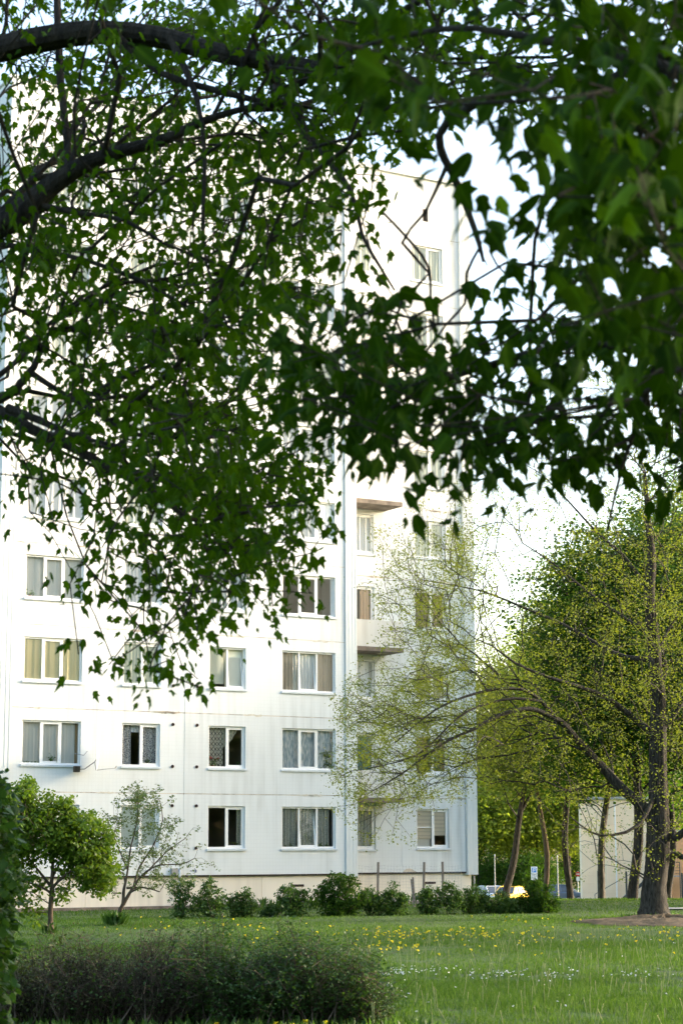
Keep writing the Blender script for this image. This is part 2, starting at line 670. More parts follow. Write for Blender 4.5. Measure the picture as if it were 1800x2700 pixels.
M['ink'] = mat('dark_blue_paint', (0.03, 0.05, 0.16), (0.05, 0.07, 0.2), 0.8, 30)
M['terracotta'] = mat('terracotta', (0.35, 0.12, 0.06), (0.28, 0.10, 0.05), 0.8, 10)
M['whitepot'] = mat('white_ceramic', (0.75, 0.75, 0.72), (0.68, 0.68, 0.66), 0.3, 10)
M['redflower'] = mat('red_petals', (0.5, 0.03, 0.04), (0.42, 0.02, 0.05), 0.6, 40)
M['houseleaf'] = leaf_mat('house_plant_leaf', (0.06, 0.13, 0.03), (0.10, 0.2, 0.04), (0.2, 0.35, 0.05), 0.3)
M['asphalt'] = mat('asphalt', (0.05, 0.05, 0.05), (0.07, 0.07, 0.07), 0.9, 6, 0.3, 60)
M['path'] = mat('pale_paving', (0.42, 0.40, 0.36), (0.34, 0.32, 0.29), 0.9, 3, 0.3, 40)
M['earth'] = mat('dry_earth', (0.115, 0.080, 0.045), (0.062, 0.046, 0.026), 0.95, 3.5, 0.8, 14)
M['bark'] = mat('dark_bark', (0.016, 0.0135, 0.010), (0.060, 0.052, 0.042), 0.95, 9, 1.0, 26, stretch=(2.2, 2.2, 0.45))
M['bark_shade'] = mat('shaded_bark', (0.009, 0.0075, 0.006), (0.034, 0.029, 0.022), 0.95, 9, 1.0, 30, stretch=(2.2, 2.2, 0.5))  # darker copy of the bark for the maples, shade put into its colour
M['bark_brown'] = mat('brown_bark', (0.07, 0.05, 0.035), (0.12, 0.09, 0.06), 0.95, 10, 1.0, 40, stretch=(2, 2, 0.5))
M['bark_grey'] = mat('lichen_grey_bark', (0.035, 0.030, 0.026), (0.11, 0.10, 0.08), 0.95, 7, 1.0, 30, stretch=(2, 2, 0.6))
M['twig_brown'] = mat('dry_twig', (0.085, 0.066, 0.052), (0.17, 0.135, 0.105), 0.9, 6)
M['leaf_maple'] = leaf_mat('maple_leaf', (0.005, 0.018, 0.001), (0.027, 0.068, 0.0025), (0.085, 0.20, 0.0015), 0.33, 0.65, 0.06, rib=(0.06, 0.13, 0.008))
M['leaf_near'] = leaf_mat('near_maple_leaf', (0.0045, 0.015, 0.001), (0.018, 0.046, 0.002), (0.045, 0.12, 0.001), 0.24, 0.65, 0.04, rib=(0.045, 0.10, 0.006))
M['leaf_spring'] = leaf_mat('spring_leaf', (0.105, 0.135, 0.015), (0.165, 0.195, 0.024), (0.25, 0.30, 0.02), 0.38, 0.6)
M['leaf_dark'] = leaf_mat('dark_broad_leaf', (0.0176, 0.0496, 0.0064), (0.0400, 0.0920, 0.0112), (0.0880, 0.1920, 0.0096), 0.36, 0.6, .12)
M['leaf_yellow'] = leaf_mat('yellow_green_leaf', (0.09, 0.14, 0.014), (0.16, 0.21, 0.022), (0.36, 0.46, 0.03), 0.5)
M['leaf_olive'] = leaf_mat('olive_leaf', (0.065, 0.095, 0.014), (0.11, 0.14, 0.02), (0.24, 0.30, 0.03), 0.45)
M['leaf_lilac'] = leaf_mat('lilac_leaf', (0.0165, 0.0450, 0.0090), (0.0338, 0.0788, 0.0150), (0.0525, 0.1275, 0.0112), 0.3, 0.5, 0.15)
M['leaf_small'] = leaf_mat('small_tree_leaf', (0.0408, 0.0952, 0.0068), (0.1088, 0.1768, 0.0136), (0.1768, 0.2856, 0.0136), 0.42)
M['leaf_apple'] = leaf_mat('apple_leaf', (0.09, 0.14, 0.045), (0.16, 0.21, 0.08), (0.2, 0.26, 0.06), 0.4)
M['leaf_shrub'] = leaf_mat('shrub_leaf', (0.0300, 0.0750, 0.0135), (0.0638, 0.1237, 0.0225), (0.1050, 0.2100, 0.0225), 0.38)
M['leaf_hedge'] = leaf_mat('hedge_leaf', (0.0204, 0.0544, 0.0109), (0.0510, 0.1020, 0.0204), (0.0816, 0.1632, 0.0136), 0.3)
M['leaf_hedge_olive'] = leaf_mat('olive_hedge_leaf', (0.0350, 0.0525, 0.0126), (0.0700, 0.0840, 0.0175), (0.0630, 0.0770, 0.0140), 0.3, c3=(0.0980, 0.0490, 0.0140))
M['hedge_twig'] = leaf_mat('hedge_twig', (0.0165, 0.0128, 0.0090), (0.1275, 0.1013, 0.0750), (0.0000, 0.0000, 0.0000), 0.0, .9, .1)
M['grass'] = leaf_mat('grass_blade', (0.018, 0.060, 0.006), (0.056, 0.122, 0.013), (0.11, 0.21, 0.015), 0.35, 0.6, 0.15, c3=(0.14, 0.14, 0.05))
M['stalk'] = mat('grass_stalk', (0.20, 0.25, 0.08), (0.28, 0.28, 0.13), 0.8, 20)
M['yellowflower'] = mat('dandelion_yellow', (0.85, 0.68, 0.02), (0.85, 0.74, 0.04), 0.7, 40)
M['whiteflower'] = mat('daisy_white', (0.8, 0.8, 0.8), (0.75, 0.74, 0.76), 0.7, 40)
M['stem'] = mat('flower_stem', (0.08, 0.15, 0.03), (0.11, 0.18, 0.04), 0.8, 20)

# ------------------------------------------------------------------ ground
def smooth(a, b, x):
    t = np.clip((x - a) / (b - a), 0, 1)
    return t * t * (3 - 2 * t)


def ground_z(x, y):
    z = -1.8 * np.clip((y - 76) / 74, 0, 1) - .85 * smooth(150, 156, y)
    return z * smooth(3, 8, x)


def lawn_mat():
    m = mat('lawn', (0.028, 0.065, 0.010), (0.055, 0.105, 0.018), 0.95, 0.55, 1.0, 22)
    N, L = nodes_of(m)
    b = N['Principled BSDF']
    src = b.inputs['Base Color'].links[0].from_socket
    tc = N.new('ShaderNodeTexCoord')
    n = N.new('ShaderNodeTexNoise')
    n.inputs['Scale'].default_value = 7.0
    n.inputs['Detail'].default_value = 9
    L.new(tc.outputs['Object'], n.inputs['Vector'])
    r = N.new('ShaderNodeMapRange')
    r.inputs['From Min'].default_value, r.inputs['From Max'].default_value = 0.5, 0.75
    L.new(n.outputs['Fac'], r.inputs['Value'])
    mx = N.new('ShaderNodeMix')
    mx.data_type = 'RGBA'
    mx.inputs['B'].default_value = (0.055, 0.05, 0.025, 1)
    L.new(r.outputs[0], mx.inputs['Factor'])
    L.new(src, mx.inputs['A'])
    L.new(mx.outputs['Result'], b.inputs['Base Color'])
    return m


xs = np.array([-2500, -800, -300, -120, -60] + list(np.arange(-40, 81, 2.0)) + [100, 160, 300, 800, 2500])
ys = np.array([-300, -100, -40] + list(np.arange(-20, 230, 2.0)) + [260, 320, 500, 1000, 3500])
GX, GY = np.meshgrid(xs, ys)
GZ = ground_z(GX, GY)
GZ += 0.03 * np.sin(GX * 0.5 + 1) * np.sin(GY * 0.37) * (np.abs(GX) < 60) * (GY > 15) * (GY < 62)
V = np.stack([GX, GY, GZ], -1).reshape(-1, 3)
nx = len(xs)
i, j = np.meshgrid(np.arange(nx - 1), np.arange(len(ys) - 1))
a = (j * nx + i).ravel()
link('ground', mesh_np('ground', V, np.stack([a, a + 1, a + nx + 1, a + nx], -1), smooth=True), lawn_mat(), kind='structure')
rd = MB()
rd.poly([(-10 + 18.5, 157.5, -2.64), (300, 157.5, -2.64), (300, 186, -2.64), (8.5, 186, -2.64)])
rd.build('road', M['asphalt'], kind='structure')
pb = MB()
pp = [(9.6, 64.1), (11.5, 64.3), (16, 64.0), (24, 63.4), (40, 62.6)]
for (x0, y0), (x1, y1) in zip(pp[:-1], pp[1:]):
    pb.poly([(x0, y0 - .75, .042), (x1, y1 - .75, .042), (x1, y1 + .75, .042), (x0, y0 + .75, .042)])
pb.build('path', M['path'], kind='structure')

# dirt mound in front of the big tree
mv = []
nr, na = 22, 80
for r in range(nr + 1):
    for k in range(na):
        t = 2 * math.pi * k / na
        rr = r / nr * (1 + 0.12 * math.sin(3 * t + 1) + 0.08 * math.sin(7 * t))
        h = random.uniform(-.02, .03) * (1 - r / nr) + 0.15 * (1 - (r / nr) ** 2) + 0.025 * math.sin(rr * 9 + 2 * t) * (1 - r / nr) * 2 + random.uniform(-.018, .018)
        mv.append((8.45 + 2.5 * rr * math.cos(t), 52.6 + 2.3 * rr * math.sin(t), (h + 0.02) if r < nr else -0.03))
mf = [(r * na + k, r * na + (k + 1) % na, (r + 1) * na + (k + 1) % na, (r + 1) * na + k) for r in range(nr) for k in range(na)]
me = bpy.data.meshes.new('dirt_mound')
me.from_pydata(mv, [], mf)
me.polygons.foreach_set('use_smooth', [True] * len(me.polygons))
link('dirt_mound', me, M['earth'], kind='structure')

# ------------------------------------------------------------------ apartment building (local x along the facade, y into it, z up)
AN, FY0 = 1.0366, 69.656
FH, PT = 2.7, 1.08
bld = empty('apartment_building', (0, FY0, 0), 'tall pale concrete panel apartment block with white windows and small balconies', 'building', rz=math.pi / 2 - AN)
BR = 1.6          # the right hand bay stands back by this much
bmw = Matrix.Translation((0, FY0, 0)) @ Matrix.Rotation(math.pi / 2 - AN, 4, 'Z')


def panel(x0, x1, z0, z1, y, holes, name='wall_panel', m=None, dz=0.0):
    g = 0.012
    x0, x1, z0, z1 = x0 + g, x1 - g, z0 + g, z1 - g
    y = y + dz
    mb = MB()
    cx = sorted({x0, x1, *[h[0] for h in holes], *[h[1] for h in holes]})
    cz = sorted({z0, z1, *[h[2] for h in holes], *[h[3] for h in holes]})
    for i in range(len(cx) - 1):
        for k in range(len(cz) - 1):
            mx_, mz = (cx[i] + cx[i + 1]) / 2, (cz[k] + cz[k + 1]) / 2
            if any(h[0] < mx_ < h[1] and h[2] < mz < h[3] for h in holes):
                continue
            mb.poly([(cx[i], y, cz[k]), (cx[i + 1], y, cz[k]), (cx[i + 1], y, cz[k + 1]), (cx[i], y, cz[k + 1])])
    t = 0.3
    for a, b, c, d in holes:
        mb.poly([(a, y, c), (a, y, d), (a, y + t, d), (a, y + t, c)])
        mb.poly([(b, y, c), (b, y + t, c), (b, y + t, d), (b, y, d)])
        mb.poly([(a, y, d), (b, y, d), (b, y + t, d), (a, y + t, d)])
        mb.poly([(a, y, c), (a, y + t, c), (b, y + t, c), (b, y, c)])
    e = 0.12
    mb.poly([(x0, y, z0), (x0, y, z1), (x0, y + e, z1), (x0, y + e, z0)])
    mb.poly([(x1, y, z0), (x1, y + e, z0), (x1, y + e, z1), (x1, y, z1)])
    mb.poly([(x0, y, z1), (x1, y, z1), (x1, y + e, z1), (x0, y + e, z1)])
    mb.poly([(x0, y, z0), (x0, y + e, z0), (x1, y + e, z0), (x1, y, z0)])
    return mb.build(name, m or M['wall'], bld)


# curtain cloths
CL = {
    'sheer': cloth_mat('grey_sheer_cloth', (0.66, 0.65, 0.60), (0.50, 0.50, 0.46)),
    'yellow': cloth_mat('yellow_cloth', (0.70, 0.62, 0.38), (0.68, 0.55, 0.28)),
    'taupe': cloth_mat('taupe_cloth', (0.50, 0.42, 0.34), (0.36, 0.30, 0.24)),
    'white': cloth_mat('white_cloth', (0.80, 0.79, 0.75), (0.72, 0.70, 0.66)),
    'cream': cloth_mat('cream_blind', (0.74, 0.71, 0.56), (0.70, 0.67, 0.53)),
    'lacedark': cloth_mat('grey_lace', (0.10, 0.11, 0.09), (0.34, 0.34, 0.28), 'lace', 34),
    'lacegrey': cloth_mat('stone_lace', (0.17, 0.18, 0.16), (0.40, 0.41, 0.37), 'lace', 40),
    'laceblue': cloth_mat('blue_white_lace', (0.30, 0.38, 0.43), (0.70, 0.74, 0.76), 'stripes', 26),
    'floral': cloth_mat('floral_cloth', (0.66, 0.64, 0.62), (0.16, 0.15, 0.17), 'floral', 17),
    'lattice': cloth_mat('lattice_cloth', (0.52, 0.48, 0.40), (0.10, 0.09, 0.08), 'lattice', 7.5),
    'swag': cloth_mat('cream_print_cloth', (0.62, 0.58, 0.46), (0.38, 0.36, 0.28), 'lace', 24),
    'orange': cloth_mat('apricot_cloth', (0.66, 0.46, 0.30), (0.50, 0.33, 0.2)),
    'teal': cloth_mat('teal_cloth', (0.16, 0.26, 0.25), (0.10, 0.18, 0.18), 'stripes', 30),
    'green': cloth_mat('pale_green_slats', (0.64, 0.72, 0.64), (0.50, 0.58, 0.50), 'slats', 22),
    'roller': cloth_mat('beige_roman_blind', (0.62, 0.55, 0.44), (0.52, 0.46, 0.37), 'slats', 7),
    'olive': cloth_mat('grey_green_cloth', (0.30, 0.33, 0.24), (0.2, 0.23, 0.16)),
    'brown': cloth_mat('brown_cloth', (0.30, 0.22, 0.12), (0.22, 0.16, 0.09)),
}
_cl_n = [0]


def curtain(parent, ox, oz, x0, x1, z0, z1, y, kind, wavy=True, z1b=None):
    """hanging cloth with real folds between x0 and x1 (local), relative to the parent origin"""
    n = 40 if wavy else 4
    ph = random.uniform(0, 6)
    A, Bt = [], []
    for i in range(n + 1):
        t = i / n
        x = x0 + (x1 - x0) * t
        d = (0.022 * math.sin(x * 48 + ph) + 0.014 * math.sin(x * 23 + 2 * ph)) if wavy else 0
        zb = z0 if z1b is None else z0 + (z1b - z0) * t ** 1.6
        A.append((x - ox, y + d * 1.2, zb - oz))
        Bt.append((x - ox, y + d * 0.8, z1 - oz))
    V = np.array(A + Bt)
    F = [(i, i + 1, n + 2 + i, n + 1 + i) for i in range(n)]
    return link('curtain', mesh_np('curtain', V, F, smooth=True), CL[kind], parent)


def frame_rect(mb, x0, x1, z0, z1, y0, y1, w):
    mb.box(x0, x0 + w, y0, y1, z0, z1)
    mb.box(x1 - w, x1, y0, y1, z0, z1)
    mb.box(x0 + w, x1 - w, y0 + .002, y1 - .002, z1 - w, z1)
    mb.box(x0 + w, x1 - w, y0 + .002, y1 - .002, z0, z0 + w)


def window(x0, x1, z0, z1, y, leaves, cur=(), tilt=None, label=None, sash_on=(1,), bar=None, deep=False):
    ox, oz = (x0 + x1) / 2, z0
    fy = y + 0.065
    mb = MB()
    X0, X1, Z0, Z1 = x0 - ox + .004, x1 - ox - .004, .004, z1 - oz - .004
    frame_rect(mb, X0, X1, Z0, Z1, fy, fy + .07, 0.055)
    n = leaves
    div = [X0 + (X1 - X0) * i / n for i in range(n + 1)]
    if n == 2:
        div[1] += 0.02
    for d in div[1:-1]:
        mb.box(d - .03, d + .03, fy + .004, fy + .066, Z0 + .055, Z1 - .055)
    w = mb.build('window', M['pvc'], bld, loc=(ox, 0, oz), label=label)
    for i in range(n):
        a = div[i] + (.055 if i == 0 else .03)
        b = div[i + 1] - (.055 if i == n - 1 else .03)
        c, d = Z0 + .055, Z1 - .055
        cx = (a + b) / 2
        tl = math.radians(7) if tilt == i else 0
        if i in sash_on or tl:
            sb = MB()
            frame_rect(sb, a - cx + .002, b - cx - .002, .002, d - c - .002, -.012, .045, 0.05)
            sh = sb.build('sash', M['pvc'], w, loc=(cx, fy + .02, c))
            sh.rotation_euler = (-tl, 0, 0)
            a2, b2, c2, d2 = a + .05, b - .05, .05, d - c - .05
        else:
            a2, b2, c2, d2 = a, b, 0, d - c
        pn = MB()
        pn.poly([(a2 - cx, .012, c2), (b2 - cx, .012, c2), (b2 - cx, .012, d2), (a2 - cx, .012, d2)])
        po = pn.build('pane', M['glass'], w, loc=(cx, fy + .02, c))
        po.rotation_euler = (-tl, random.uniform(-.002, .002), random.uniform(-.004, .004))
        if bar is not None and i == bar:
            bb = MB()
            bb.box(a - cx, b - cx, -.02, .03, (d - c) * .52, (d - c) * .52 + .035)
            bb.build('glazing_bar', M['pvc'], w, loc=(cx, fy + .02, c))
    sl = MB()
    q = [(-.05, -.03), (-.05, -.075), (.0, -.055), (.11, .002), (.11, .03)]
    xa, xb = x0 - ox - .035, x1 - ox + .035
    yo = y
    P = [(-.055, -.012), (-.055, -.068), (-.045, -.068), (-.045, -.016)]
    # sloping metal sheet with a turned-down lip
    sl.poly([(xa, yo - .055, -.014), (xb, yo - .055, -.014), (xb, yo + .078, .010), (xa, yo + .078, .010)])
    sl.poly([(xa, yo - .055, -.075), (xb, yo - .055, -.075), (xb, yo - .055, -.014), (xa, yo - .055, -.014)])
    sl.poly([(xa, yo - .055, -.075), (xa, yo - .003, -.075), (xb, yo - .003, -.075), (xb, yo - .055, -.075)])
    sl.poly([(xa, yo - .055, -.075), (xa, yo - .055, -.014), (xa, yo - .003, -.006), (xa, yo - .003, -.075)])
    sl.poly([(xb, yo - .055, -.075), (xb, yo - .003, -.075), (xb, yo - .003, -.006), (xb, yo - .055, -.014)])
    sl.build('window_sill', M['sill'], w)
    W, H = x1 - x0, z1 - z0
    cdep = .225 if deep else (.128 if z0 < PT + FH * 4 else .122)
    for cdef in cur:
        kind, f0, f1 = cdef[:3]
        opt = cdef[3] if len(cdef) > 3 else {}
        curtain(w, ox, oz, x0 - .02 + (W + .04) * f0, x0 - .02 + (W + .04) * f1, z0 + .03 + H * opt.get('zb', 0), z1 + .02, y + cdep + opt.get('dy', 0),
                kind, opt.get('wavy', True), None if 'zb2' not in opt else z0 + H * opt['zb2'])
    return w


FULL = lambda k, **o: ((k, 0, 1, o),)
STY = {
    ('A', 0): (FULL('brown'), None, 'window with brown curtains half hidden by the round tree'),
    ('A', 1): ((('sheer', 0, .93, {}), ('brown', .93, 1, {'dy': -.05})), None, 'window with grey sheer curtains and pot plants'),
    ('A', 2): (FULL('yellow'), None, 'window with yellow curtains'),
    ('A', 3): (FULL('sheer'), None, 'window with grey sheer curtains and flowers on the sill'),
    ('B', 0): (FULL('green', wavy=False), None, 'window with pale green slatted blinds'),
    ('B', 1): ((('floral', 0, .30, {}), ('white', .2, .6, {'zb': .78, 'dy': .04}), ('floral', .52, 1, {})), None, 'window with patterned curtains and a dark gap'),
    ('B', 2): (FULL('cream'), None, None),
    ('B', 3): (FULL('white'), None, None),
    ('C', 0): ((('swag', .84, 1, {}),), None, 'dark window with one curtain at its side'),
    ('C', 1): ((('lattice', 0, .46, {}), ('swag', .46, .88, {'zb': .48, 'zb2': .98})), None, 'window with lattice curtain and red flowers'),
    ('C', 2): ((('cream', 0, .48, {'wavy': False, 'zb': .10}), ('cream', .5, 1, {'wavy': False, 'zb': .02})), 1, 'window with cream blinds and a tilted sash'),
    ('C', 3): ((('white', 0, .5, {}), ('laceblue', .5, 1, {})), None, None),
    ('D', 0): ((('lacegrey', 0, .34, {}), ('lacedark', .33, .64, {}), ('lacegrey', .66, .93, {})), 1, 'window with grey lace and a tilted middle sash'),
    ('D', 1): (FULL('laceblue'), None, 'window with blue and white lace curtains'),
    ('D', 2): ((('taupe', 0, .28, {}), ('sheer', .26, .68, {}), ('taupe', .68, 1, {})), 1, 'window with taupe curtains and a tilted middle sash'),
    ('D', 3): ((('white', .93, 1, {}),), None, 'dark window without curtains'),
    ('N', 0): (FULL('lacegrey'), None, 'narrow window with grey lace'),
    ('N', 1): (FULL('teal'), None, 'narrow window with teal curtain'),
    ('N', 2): (FULL('white'), 0, 'narrow window with white curtain and tilted sash'),
    ('N', 3): ((('orange', .5, .86, {}),), None, 'narrow dark window with an apricot curtain'),
    ('E', 0): ((('roller', 0, .49, {'wavy': False, 'zb': .22}), ('roller', .51, 1, {'wavy': False, 'zb': .30}), ('sheer', 0, .49, {'wavy': False, 'dy': .05})), None, 'window with beige roman blinds'),
    ('E', 1): ((('olive', 0, .3, {}), ('teal', .55, 1, {'dy': .2})), None, None),
    ('E', 2): (FULL('olive'), None, None),
    ('E', 3): ((('brown', .75, 1, {'dy': .2}),), None, None),
}
COLS = {'A': (-11.97, -9.92, 3, 0), 'B': (-8.46, -7.06, 2, 0), 'C': (-5.26, -3.84, 2, 0), 'D': (-2.42, -0.27, 3, 0),
        'N': (1.25, 2.35, 1, BR), 'E': (4.12, 5.54, 2, BR)}
NF = 9
ROOF = 27.7
holes_of = {}
for c, (x0, x1, n, y) in COLS.items():
    for k in range(NF):
        zb = PT + FH * k
        lo, hi = zb + 0.88, zb + 2.30
        if c == 'N':
            lo, hi = zb + (0.10 if k in (1, 3, 5, 7) else 0.84), zb + 2.32
        holes_of[c, k] = (x0, x1, lo, hi)
        st = STY.get((c, k))
        if st is None:
            st = (FULL(random.choice(['white', 'white', 'cream', 'white'])), 0 if (c, k) == ('N', 6) else (2 if (c, k) in (('D', 4),) else None), None)  # upper-floor curtains kept pale to stand in for sky reflected in the panes
        window(x0, x1, lo, hi, y, n, st[0], st[1], st[2], sash_on=(1,) if n > 1 else (0,), bar=0 if (c, k) == ('E', 0) else None,
               deep=(c, k) in {('A', 1), ('B', 1), ('C', 1), ('D', 1), ('D', 0), ('C', 0), ('A', 3), ('E', 1), ('D', 2), ('C', 2), ('N', 2)})

VENTS = [(-6.60, 2.30), (-6.60, 0.90), (-5.70, 2.30), (-5.70, 0.90)]
for k in range(NF):
    z0, z1 = PT + FH * k, PT + FH * (k + 1)
    h = holes_of
    dz = lambda: random.uniform(-.004, .004)
    panel(-12.35, -6.17, z0, z1, 0, [h['A', k], h['B', k]], dz=dz())
    panel(-6.17, 0.126, z0, z1, 0, [h['C', k], h['D', k]], dz=dz())
    panel(0.60, 3.45, z0, z1, BR, [h['N', k]], dz=dz())
    panel(3.45, 6.29, z0, z1, BR, [h['E', k]], dz=dz())
    panel(-17.0, -12.9, z0, z1, BR, [], dz=dz())
    for vx, vz in VENTS:
        mb = MB()
        n = 12
        c = [(vx + .055 * math.cos(2 * math.pi * i / n), .055 * math.sin(2 * math.pi * i / n) + z0 + vz) for i in range(n)]
        for i in range(n):
            p, q = c[i], c[(i + 1) % n]
            mb.poly([(p[0], -.03, p[1]), (q[0], -.03, q[1]), (q[0], -.003, q[1]), (p[0], -.003, p[1])])
        mb.build('vent_sleeve', M['rust'], bld)
        MB().disc((vx, -.009, z0 + vz), .052, 'y', 12).build('vent_hole', M['dark'], bld)
# attic storey
for x0, x1, y, hs in ((-12.35, -6.17, 0, [(-10.9, -10.64, 25.98, 26.5), (-7.9, -7.64, 25.98, 26.5)]), (-6.17, .126, 0, [(-4.6, -4.34, 25.98, 26.5), (-1.4, -1.14, 25.98, 26.5)]),
                      (.60, 3.45, BR, [(1.7, 1.96, 25.98, 26.5)]), (3.45, 6.29, BR, [(4.65, 4.91, 25.98, 26.5)]), (-17, -12.9, BR, [])):
    panel(x0, x1, PT + FH * NF, ROOF, y, hs)
    for a, b, c, d in hs:
        mb = MB()
        mb.box(a + .002, b - .002, y + .14, y + .16, c + .002, d - .002)
        mb.build('attic_hatch', M['bark_brown'], bld)
        mb = MB()
        frame_rect(mb, a + .004, b - .004, c + .004, d - .004, y + .02, y + .10, .035)
        mb.build('attic_frame', M['terracotta'] if False else M['wood'], bld)
# sealant in the joints, recessed behind the panel faces
for k in range(NF + 1):
    z = PT + FH * k
    for x0, x1, y in ((-12.35, -6.17, 0), (-6.17, .126, 0), (.6, 6.29, BR), (-17, -12.9, BR)):
        if k:
            MB().box(x0, x1, y + .008, y + .05, z - .025, z + .025).build('joint_strip', M['joint'], bld)
        else:
            MB().box(x0, x1, y + .012, y + .05, z - .04, z + .02).build('joint_strip', M['dark'], bld)
for x, y in ((-6.17, 0), (3.45, BR)):
    MB().box(x - .02, x + .02, y + .010, y + .05, PT, ROOF).build('joint_strip', M['clad'], bld)


for k in range(1, 6):
    for _ in range(11):
        x = random.choice([random.uniform(-12.2, -.1), random.uniform(.8, 6.1)])
        if abs(x + 6.17) < .5 or abs(x - 3.45) < .4:
            continue
        y, L_, z = (0 if x < .2 else BR), random.uniform(.12, .55), PT + FH * k
        n = 9
        up = [(x - L_ + 2 * L_ * i / n, y - .0065, z + random.uniform(.012, .042) * (1 if 0 < i < n else .1)) for i in range(n + 1)]
        dn = [(x - L_ + 2 * L_ * i / n, y - .0065, z - random.uniform(.012, .055) * (1 if 0 < i < n else .1)) for i in range(n + 1)]
        mb = MB()
        for i in range(n):
            mb.poly([dn[i], dn[i + 1], up[i + 1], up[i]])
        mb.build('sealant_patch', M['patch'] if random.random() < .6 else M['joint'], bld)


def cladding(x0, x1, y0, y1):
    """profiled metal corner strip with upright ribs"""
    mb = MB()
    mb.box(x0, x1, y0, y1, PT - .10, ROOF)
    w = x1 - x0
    for f in (0.02, 0.28, 0.60, 0.86):
        mb.box(x0 + w * f, x0 + w * f + .045, y0 - .009, y0 - .001, PT - .099, ROOF - .001)
    mb.build('corner_cladding', M['clad'], bld)


cladding(.126, .60, -.045, BR + .02)
cladding(6.29, 6.75, BR - .10, BR + 1.0)
cladding(-12.9, -12.35, -.045, BR + .02)
# plinth
for x0, x1, y in ((-12.85, .1, .10), (.1, 6.55, BR + .10), (-17, -12.85, BR + .1)):
    pw = 3.09
    nseg = max(1, round((x1 - x0) / pw))
    for i in range(nseg):
        a, b = x0 + (x1 - x0) * i / nseg, x0 + (x1 - x0) * (i + 1) / nseg
        MB().box(a + .006, b - .006, y, y + .4, -1.0, PT - .012).build('plinth_panel', M['plinth'], bld)
MB().box(.06, .10, .12, BR + .2, -1, PT - .012).build('plinth_panel', M['plinth'], bld)
MB().box(-12.9, 6.5, -.05 + .0, .098, -.6, .10).build('plinth_kerb', M['slab'], bld)
for x, y in ((-10.4, .1), (-7.9, .1), (-5.1, .1), (-1.75, .1), (4.72, BR + .1), (1.5, BR + .1)):
    MB().box(x - .26, x + .26, y - .012, y + .02, .66, .74).build('cellar_vent', M['dark'], bld)
# balconies on every second storey of the set-back bay
for k in (1, 3, 5, 7):
    z = PT + FH * k
    sl = MB()
    sl.box(.62, 2.84, BR - 1.215, BR - .002, z - .20, z - .042)
    b = sl.build('balcony', M['slab'], bld)
    MB().box(.61, 2.86, BR - 1.19, BR - 1.122, z - .04, z + .93).build('balcony_parapet', M['parapet'], b)
    MB().box(2.80, 2.86, BR - 1.121, BR - .004, z - .04, z + .93).build('balcony_parapet', M['parapet'], b)
    if k == 3:
        mb = MB()
        for x in (2.0, 2.45):
            mb.tube([(x, BR - 1.15, z + .93), (x, BR - 1.15, z + 1.14)], .008, 5)
        mb.build('balcony_spike', M['wire'], b)
# shell behind the facade: floors, rooms, back and gable walls, roof
sh = MB()
for x0, x1, y0 in ((-12.8, .35, .31), (.36, 6.6, BR + .31), (-17, -12.81, BR + .31)):
    for k in range(NF + 1):
        z = PT + FH * k
        sh.box(x0, x1, y0 - .02, 12, z - .15, z + .02)
sh.build('floor_slab', M['inside'], bld)
rm = MB()
for x in (-17, -12.8, -9.2, -6.17, -3.1, .3, 3.3, 6.5):
    rm.box(x - .06, x + .06, (.32 if x < .35 and x > -12.9 else BR + .32), 11.8, PT + .03, PT + FH * NF - .16)
rm.box(-17, 6.6, 5.4, 5.5, PT + .021, PT + FH * NF - .151)
rm.build('inner_wall', M['inside'], bld)
ow = MB()
ow.box(6.53, 6.70, BR + .3, 12, -1, ROOF - .02)
ow.box(-17.2, -17.02, BR, 12, -1, ROOF - .02)
ow.box(-17.2, 6.7, 12.001, 12.2, -1, ROOF - .02)
ow.build('gable_wall', M['wall'], bld)
rf = MB()
rf.box(-13.0, .62, -.06, 12.25, ROOF + .0, ROOF + .14)
rf.box(.621, 6.80, BR - .12, 12.25, ROOF + .0, ROOF + .14)
rf.box(-17.25, -13.001, BR - .06, 12.25, ROOF, ROOF + .14)
rf.build('roof', M['clad'], bld)
# bits fixed to the wall
ar = MB()
ax, az = -5.78, PT + .15
ar.poly([(ax - .13, -.007, az - .012), (ax + .13, -.007, az - .012), (ax + .13, -.007, az + .012), (ax - .13, -.007, az + .012)])
ar.poly([(ax + .13, -.0072, az + .0), (ax + .05, -.0072, az + .085), (ax + .03, -.0072, az + .07), (ax + .10, -.0072, az)])
ar.poly([(ax + .10, -.0074, az), (ax + .03, -.0074, az - .07), (ax + .05, -.0074, az - .085), (ax + .13, -.0074, az)])
ar.build('painted_arrow', M['ink'], bld)
dp = MB()
dp.tube([(-6.32, -.08, .05), (-6.32, -.08, PT + .1), (-6.28, -.03, PT + .25)], .045, 8)
dp.build('drain_pipe', M['sill'], bld)
bx = MB()
bx.box(-6.62, -6.40, -.11, -.006, PT + .06, PT + .24)
bx.build('wall_box', M['steel'], bld)
gp = MB()
gp.tube([(6.62, BR - .02, -.4), (6.62, BR - .02, PT - .15)], .03, 8)
gp.build('drain_pipe', M['steel'], bld)
pt_ = [(3.50, 0), (3.55, .07), (3.66, .12), (3.80, .135), (3.92, .10), (3.98, .05), (4.06, .03), (4.08, 0)]
pk = MB()
pk.poly([(x, BR - .006, PT + .012 + z) for x, z in pt_])
pk.build('broken_plaster', M['joint'], bld)

